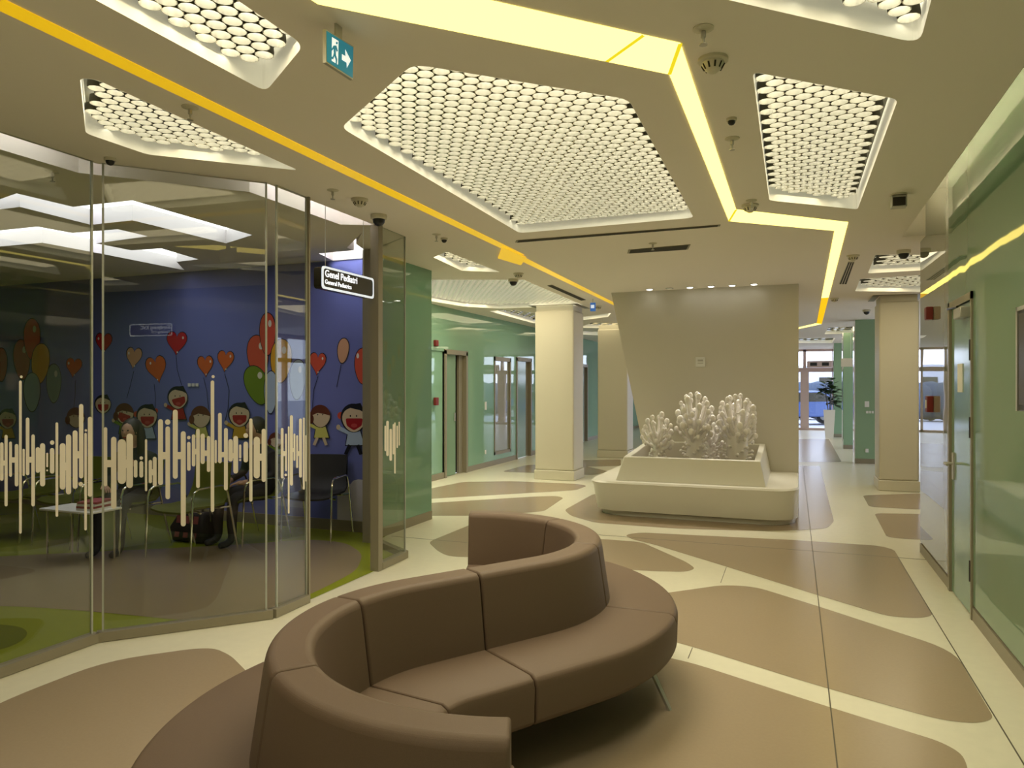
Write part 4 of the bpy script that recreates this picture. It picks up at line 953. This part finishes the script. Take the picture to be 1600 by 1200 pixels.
t = thing('side_table', 'low white side table in front of the waiting chairs', 'table', (-5.95, 4.62, 0))
m = MB(); m.box(-6.25, -5.62, 4.46, 4.78, .455, .475); m.build('tabletop', 'paper', t, bevel=.006)
for x, y in ((-6.2, 4.5), (-5.67, 4.5), (-6.2, 4.74), (-5.67, 4.74)):
    m = MB(); m.tube([(x, y, .455), (x, y, .005)], .009, 6); m.build('leg', 'chrome', t)
m = MB()
for k in range(4): m.box(-5.84, -5.66, 4.5, 4.74, .475 + k * .02, .493 + k * .02, k % 2, rot=.1 * k)
tag(m.build('magazine_stack', ['paper', 'bagred'], smooth=0), 'stack of magazines on the white side table', 'magazines')
bag = thing('bag', 'dark bag with red striped panel on the floor of the waiting room', 'bag', (-5.60, 5.62, .005))
m = MB(); m.sweep([[(-5.82, 5.52, .005), (-5.42, 5.52, .005), (-5.42, 5.74, .005), (-5.82, 5.74, .005)], [(-5.84, 5.50, .15), (-5.40, 5.50, .15), (-5.40, 5.76, .15), (-5.84, 5.76, .15)], [(-5.78, 5.57, .30), (-5.46, 5.57, .30), (-5.46, 5.69, .30), (-5.78, 5.69, .30)]]); m.build('bag_body', 'cloth', bag, bevel=.03)
m = MB()
for k in range(3): m.add([(-5.76 + k * .11, 5.496, .06), (-5.70 + k * .11, 5.496, .06), (-5.70 + k * .11, 5.535, .27), (-5.76 + k * .11, 5.535, .27)], [(0, 1, 2, 3)])
m.build('bag_stripe', 'bagred', bag, smooth=0)
m = MB(); m.tube([(-5.72, 5.63, .29), (-5.70, 5.63, .42), (-5.62, 5.63, .46), (-5.54, 5.63, .42), (-5.52, 5.63, .29)], .012, 6); m.build('bag_handle', 'cloth', bag)

def person(label, loc, rz, sc, longhair, arm):
    r = thing('person', label, 'person', loc, rz)
    V = []; E = []; Rd = []
    def v(x, y, z, ra): V.append((x, y, z)); Rd.append(ra); return len(V) - 1
    def ch(start, pts):
        p = start
        for q in pts: k = v(*q); E.append((p, k)); p = k
        return p
    pel = v(0, .10, .53, .145)
    ch(pel, [(0, .13, .68, .13), (0, .12, .83, .145), (0, .09, .96, .12), (0, .07, 1.04, .055), (0, .05, 1.10, .052), (0, .03, 1.17, .088), (0, .025, 1.26, .085)])
    sh = 3
    for s in (-1, 1):
        hip = ch(pel, [(s * .10, .06, .52, .10), (s * .11, -.12, .525, .088), (s * .115, -.34, .50, .066), (s * .115, -.36, .28, .056), (s * .115, -.35, .09, .042), (s * .115, -.40, .045, .04), (s * .12, -.52, .035, .032)])
        if arm == 'raised' and s == 1: a = [(s * .19, .08, .93, .062), (s * .25, .0, .74, .046), (s * .20, -.20, .86, .036), (s * .17, -.26, .92, .03)]
        else: a = [(s * .19, .08, .93, .062), (s * .25, .06, .72, .046), (s * .17, -.16, .66, .036), (s * .12, -.22, .655, .03)]
        w = ch(sh, a); wx, wy, wz = V[w]; px_, py_, pz_ = V[w - 1]
        d = (Vector((wx, wy, wz)) - Vector((px_, py_, pz_))).normalized(); side = d.cross(Vector((0, 0, 1))).normalized()
        pm = v(*(Vector((wx, wy, wz)) + d * .045), .03); E.append((w, pm)); pc = Vector(V[pm])
        for f in range(4):
            o = side * (f - 1.5) * .019; L = (.065, .075, .07, .055)[f]
            q = pc + o + d * .03; k1 = v(*q, .0095); q2 = q + d * L * .5 + Vector((0, 0, -.008)); k2 = v(*q2, .0085); q3 = q2 + d * L * .4 + Vector((0, 0, -.022)); k3 = v(*q3, .0075)
            E += [(pm, k1), (k1, k2), (k2, k3)]
        q = Vector((wx, wy, wz)) + d * .02 - side * s * .035; k1 = v(*q, .011); k2 = v(*(q + d * .03 - side * s * .012), .009); E += [(w, k1), (k1, k2)]
    me = bpy.data.meshes.new('body'); me.from_pydata(V, E, [])
    o = bpy.data.objects.new('body', me); COL.objects.link(o)
    sk = o.modifiers.new('skin', 'SKIN'); sk.use_smooth_shade = True
    for i, d in enumerate(me.skin_vertices[0].data): d.radius = (Rd[i] * (1.25 if i in (1, 2, 3) else 1), Rd[i]); d.use_root = (i == 0)
    su = o.modifiers.new('sub', 'SUBSURF'); su.levels = 2; su.render_levels = 2
    dg = bpy.context.evaluated_depsgraph_get(); m2 = bpy.data.meshes.new_from_object(o.evaluated_get(dg)); bpy.data.objects.remove(o)
    m2.name = 'body'
    m2.materials.clear()
    for k in ('cloth', 'skin', 'denim'): m2.materials.append(M[k])
    for p in m2.polygons:
        c = p.center; hand = min((Vector(V[i]) - c).length for i in range(len(V)) if Rd[i] < .0321 and V[i][2] > .3) < .055
        p.material_index = 1 if (c.z > 1.045 or hand) else (2 if c.z < .6 and c.y < .0 else 0)
    b = bpy.data.objects.new('body', m2); COL.objects.link(b); b.parent = r
    def child(m, nm, mt):
        k = m.build(nm, mt, None, smooth=1.2); k.parent = r; return k
    m = MB(); m.ball((0, .045, 1.235), .108, 14, 9, sc=(.93, 1.0, 1.06))
    if longhair:
        for s in (-1, 1): m.tube([(s * .075, .05, 1.26), (s * .098, .05, 1.14), (s * .10, .04, 1.02), (s * .085, .03, .93)], [.04, .045, .042, .02], 8)
        m.tube([(0, .11, 1.2), (0, .15, 1.05), (0, .15, .95)], [.09, .085, .05], 10)
    child(m, 'hair', 'hair')
    m = MB(); m.ball((0, -.025, 1.205), .083, 14, 9, sc=(.82, .72, 1.15)); m.ball((0, -.088, 1.195), .015, 8, 6, sc=(.8, 1, 1.4))
    m.tube([(-.022, -.080, 1.152), (0, -.086, 1.148), (.022, -.080, 1.152)], .005, 6, 1)
    for s in (-1, 1): m.ball((s * .028, -.076, 1.222), .009, 8, 6, 2); m.ball((s * .072, .0, 1.205), .018, 8, 6, 0, sc=(.5, .8, 1.3))
    m.build('face', ['skin', 'mouth', 'ink'], None, smooth=1.2).parent = r
    r.scale = (sc, sc, sc); return r
person('seated person with long dark hair and black clothing, hand raised, in the waiting room', (-5.97, 5.16, .0), math.radians(18), .93, True, 'raised')
person('seated person in black with hands in the lap, beside the bag in the waiting room', (-5.12, 5.90, .0), math.radians(-12), .93, False, 'lap')

# ================================================================== signs
def hang_sign(loc_a, loc_b, z0, z1, xdir, label, l1, l2):
    (x, ya), (_, yb) = loc_a, loc_b
    r = thing('hanging_sign', label, 'sign', (x, (ya + yb) / 2, z0)); th = .075
    lo_, hi_ = min(ya, yb), max(ya, yb)
    def rb(g): return rounded([(lo_ - g, z0 - g), (hi_ + g, z0 - g), (hi_ + g, z1 + g), (lo_ - g, z1 + g)], .03, 4)
    m = MB(); m.sweep([[(x - xdir * th, a, b) for a, b in rb(0)], [(x, a, b) for a, b in rb(0)]]); m.build('sign_box', 'signblack', r, smooth=.5)
    o_, i_ = rb(.004), rb(-.012); m = MB(); n = len(o_)
    xx = x + xdir * .004
    m.add([(xx, a, b) for a, b in o_] + [(xx, a, b) for a, b in i_] + [(x - xdir * .004, a, b) for a, b in o_], [(k, (k + 1) % n, n + (k + 1) % n, n + k) for k in range(n)] + [(k, (k + 1) % n, 2 * n + (k + 1) % n, 2 * n + k) for k in range(n)])
    m.build('sign_border', 'signwhite', r, smooth=0, recalc=False)
    X = Vector((0, xdir, 0)); Y = Vector((0, 0, 1)); N = Vector((xdir, 0, 0)); st = lo_ if xdir > 0 else hi_
    def mwm(z): return Matrix(((X.x, Y.x, N.x, x + xdir * .003), (X.y, Y.y, N.y, st + xdir * .03), (X.z, Y.z, N.z, z), (0, 0, 0, 1)))
    h = z1 - z0
    text_mesh(l1, h * .46, 'lettering', 'signtext', r, mwm(z0 + h * .55), bold=.0010); text_mesh(l2, h * .29, 'lettering', 'signtext', r, mwm(z0 + h * .22), bold=.0006)
    m = MB()
    for yy in (lo_ + .09, hi_ - .09): m.tube([(x - xdir * th / 2, yy, z1), (x - xdir * th / 2, yy, CEIL)], .0025, 6)
    m.build('hanger_wire', 'steel', r); return r
hang_sign((-3.27, 4.50), (-3.27, 5.20), 2.29, 2.452, 1, 'black hanging sign with white border and two lines of white lettering at the glass doorway', 'Genel Pediatri', 'General Pediatrics')
hang_sign((0.62, -0.30), (0.62, -1.0), 2.25, 2.412, -1, 'black hanging sign seen only mirrored in the wide glass panel', 'Kardiyoloji KVC', 'Cardiology CVS')
ex = thing('exit_sign', 'green exit sign with running figure and arrow hanging from the ceiling', 'exit sign', (-1.6, 2.3, 2.8))
XS = -1.6
def sg(px, py): return at_x(480 + px / 4, py / 4, XS)
fc = [sg(115, 180), sg(290, 290), sg(287, 500), sg(117, 390)]
m = MB(); m.sweep([[p + Vector((-.014, 0, 0)) for p in fc], fc]); m.build('sign_box', 'steel', ex, smooth=0)
def ins(pts, nm, mt, o): m = MB(); m.face3([sg(*p) + Vector((o, 0, 0)) for p in pts]); return m.build(nm, mt, ex, smooth=0, recalc=False)
ins([(119, 192), (286, 296), (283, 488), (121, 384)], 'sign_face', 'signgreen', .0012)
ins([(152, 232), (193, 257), (190, 405), (150, 380)], 'pictogram_door', 'signwhite', .002)
ins([(214, 338), (237, 352), (234, 306), (270, 378), (245, 426), (243, 392), (214, 374)], 'pictogram_arrow', 'signwhite', .002)
ins(ell(181, 270, 6, 8), 'pictogram_head', 'signgreen', .003)
ins([(160, 285), (178, 285), (188, 318), (180, 326), (174, 308), (176, 345), (184, 372), (182, 400), (174, 398), (174, 376), (166, 352), (158, 372), (146, 366), (148, 356), (156, 354), (162, 330), (160, 306), (152, 318), (146, 312)], 'pictogram_figure', 'signgreen', .003)
m = MB(); c = (fc[0] + fc[1]) / 2; m.box(XS - .012, XS - .004, c.y - .02, c.y + .02, c.z - .01, CEIL); m.build('bracket', 'steel', ex, smooth=0)
be = thing('exit_sign', 'tiny blue sign hanging from the ceiling left of the slanted white wall', 'exit sign', (-2.7, 11, 2.7))
p = at_y(922, 473, 10.9); q = at_y(930, 486, 10.9)
m = MB(); m.box(p.x, q.x, 10.9, 10.94, q.z, p.z); m.build('sign_box', 'bluesign', be, bevel=.004)
m = MB(); m.box(p.x + .015, q.x - .015, 10.897, 10.9, (p.z + q.z) / 2 - .02, (p.z + q.z) / 2 + .03); m.build('pictogram', 'signwhite', be, smooth=0)
m = MB(); m.tube([((p.x + q.x) / 2, 10.92, p.z), ((p.x + q.x) / 2, 10.92, CEIL)], .005, 6); m.build('hanger', 'steel', be)

# ================================================================== ceiling devices
def sprinkler(px, py, label):
    x, y = ce(px, py); t = thing('sprinkler', label, 'sprinkler', (x, y, CEIL), 0, 'ceiling sprinklers')
    m = MB(); m.lathe((x, y, CEIL), [(.04, .001), (.04, -.004), (.02, -.010), (.012, -.012)], 14); m.build('rosette', 'column', t)
    m = MB(); m.lathe((x, y, CEIL), [(.010, -.008), (.010, -.035), (.005, -.04), (.004, -.06)], 8); m.lathe((x, y, CEIL), [(.016, -.062), (.016, -.065)], 10); m.build('sprinkler_head', 'steel', t)
for px, py, l in ((1099, 44, 'sprinkler at the top, right of the bright yellow band'), (297, 167, 'sprinkler between the slim left lamp and the yellow strip'), (520, 297, 'sprinkler over the glass doorway, left of the smoke detector'),
                  (1144, 216, 'sprinkler left of the four-sided ceiling lamp'), (682, 366, 'small sprinkler left of the thin yellow strip, past the large lamp'), (1020, 380, 'sprinkler beside the dark ceiling grille'), (1174, 313, 'sprinkler over the bend of the yellow band'), (82, 268, 'sprinkler in the waiting room, behind the left glass panel')):
    sprinkler(px, py, l)
def detector(px, py, label):
    x, y = ce(px, py); t = thing('smoke_detector', label, 'smoke detector', (x, y, CEIL), 0, 'ceiling smoke detectors')
    m = MB(); m.lathe((x, y, CEIL), [(.062, .001), (.062, -.012), (.05, -.016)], 18); m.build('detector_base', 'column', t)
    m = MB(); m.lathe((x, y, CEIL), [(.045, -.014), (.045, -.026), (.032, -.046), (.016, -.058)], 16)
    m.build('detector_head', 'column', t)
    m = MB()
    for k in range(10):
        a = 2 * math.pi * k / 10; m.tube([(x + .046 * math.cos(a), y + .046 * math.sin(a), CEIL - .024), (x + .034 * math.cos(a), y + .034 * math.sin(a), CEIL - .045)], .004, 4)
    m.build('detector_slot', 'dark', t)
for px, py, l in ((1114, 92, 'smoke detector nearest the camera, right of the yellow band corner'), (562, 311, 'smoke detector above the doorway of the waiting room'), (1172, 320, 'smoke detector over the yellow band, below the four-sided lamp'),
                  (810, 427, 'smoke detector near the yellow square on the thin strip'), (1333, 399, 'smoke detector just before the slotted air vent on the right'), (1304, 466, 'smoke detector before the right cream column'), (935, 478, 'smoke detector left of the slanted white wall')):
    detector(px, py, l)
def dome(px, py, label, s=1.0):
    x, y = ce(px, py); t = thing('dome_camera', label, 'camera', (x, y, CEIL), 0, 'ceiling dome cameras')
    m = MB(); m.lathe((x, y, CEIL), [(.065 * s, .001), (.065 * s, -.03 * s), (.055 * s, -.036 * s)], 18); m.build('camera_base', 'column', t)
    m = MB(); m.lathe((x, y, CEIL), [(.05 * s, -.034 * s), (.046 * s, -.06 * s), (.03 * s, -.08 * s), (.01 * s, -.088 * s)], 16); m.build('camera_dome', 'black', t)
for px, py, l, s in ((592, 336, 'dome camera with black bubble at the glass doorway', 1), (802, 436, 'dome camera with black bubble below the thin yellow strip', 1), (1143, 185, 'small black dome camera left of the four-sided lamp', .4),
                     (694, 372, 'small black dome camera past the doorway, near the thin strip', .5), (1412, 391, 'dome camera at the upper end of the right green wall', 1), (1354, 484, 'dome camera beside the top of the right column', 1), (172, 247, 'small black ceiling camera above the glass corner', .5)):
    dome(px, py, l, s)
em = thing('emergency_light', 'small grey box lamp under a round plate near the right wall', 'emergency light', (*ce(1404, 303), CEIL))
x, y = ce(1404, 303)
m = MB(); m.lathe((x, y, CEIL), [(.055, .001), (.055, -.012)], 16); m.build('mount_plate', 'column', em)
m = MB(); m.box(x - .05, x + .05, y - .035, y + .035, CEIL - .10, CEIL - .012); m.build('lamp_box', 'steel', em, bevel=.006)
m = MB(); m.box(x - .04, x + .04, y - .037, y - .034, CEIL - .09, CEIL - .03); m.build('lamp_glass', 'dark', em, smooth=0)
def grille(pxs, label, nm='air_grille', fr='column', n=0):
    Q = [ce(*q) for q in pxs]; c = Vector(Q[0]).lerp(Vector(Q[2]), .5)
    t = thing(nm, label, 'vent', (c.x, c.y, CEIL)); m = MB()
    out = [tuple(c + (Vector(q) - c) * 1.0 + (Vector(q) - c).normalized() * .02) for q in Q]
    m.prism(out, CEIL - .006, CEIL - .0005); m.build('grille_frame', fr, t, smooth=0)
    m = MB(); A, B, Cc, D = [Vector(q) for q in Q]
    if n:
        for k in range(n):
            f0, f1 = (k + .2) / n, (k + .8) / n; m.prism([tuple(A.lerp(D, f0)), tuple(B.lerp(Cc, f0)), tuple(B.lerp(Cc, f1)), tuple(A.lerp(D, f1))], CEIL - .009, CEIL - .005)
        m.build('grille_slot', 'dark', t, smooth=0)
    else: m.prism(Q, CEIL - .008, CEIL - .005); m.build('grille_slot', 'dark', t, smooth=0)
grille([(983, 395), (985, 390), (1076, 382), (1072, 389)], 'dark ceiling air grille in front of the slanted white wall', fr='brownmetal')
grille([(808, 378), (810, 375), (1122, 351), (1121, 353)], 'long thin ceiling slot behind the large five-sided lamp', 'linear_diffuser', 'brownmetal')
grille([(856, 446), (863, 445), (915, 468), (908, 469)], 'dark ceiling slot beside the thin yellow strip', 'linear_diffuser', 'brownmetal')
grille([(1311, 443), (1325, 409), (1335, 409), (1323, 443)], 'white slotted air vent right of the yellow band', n=3)
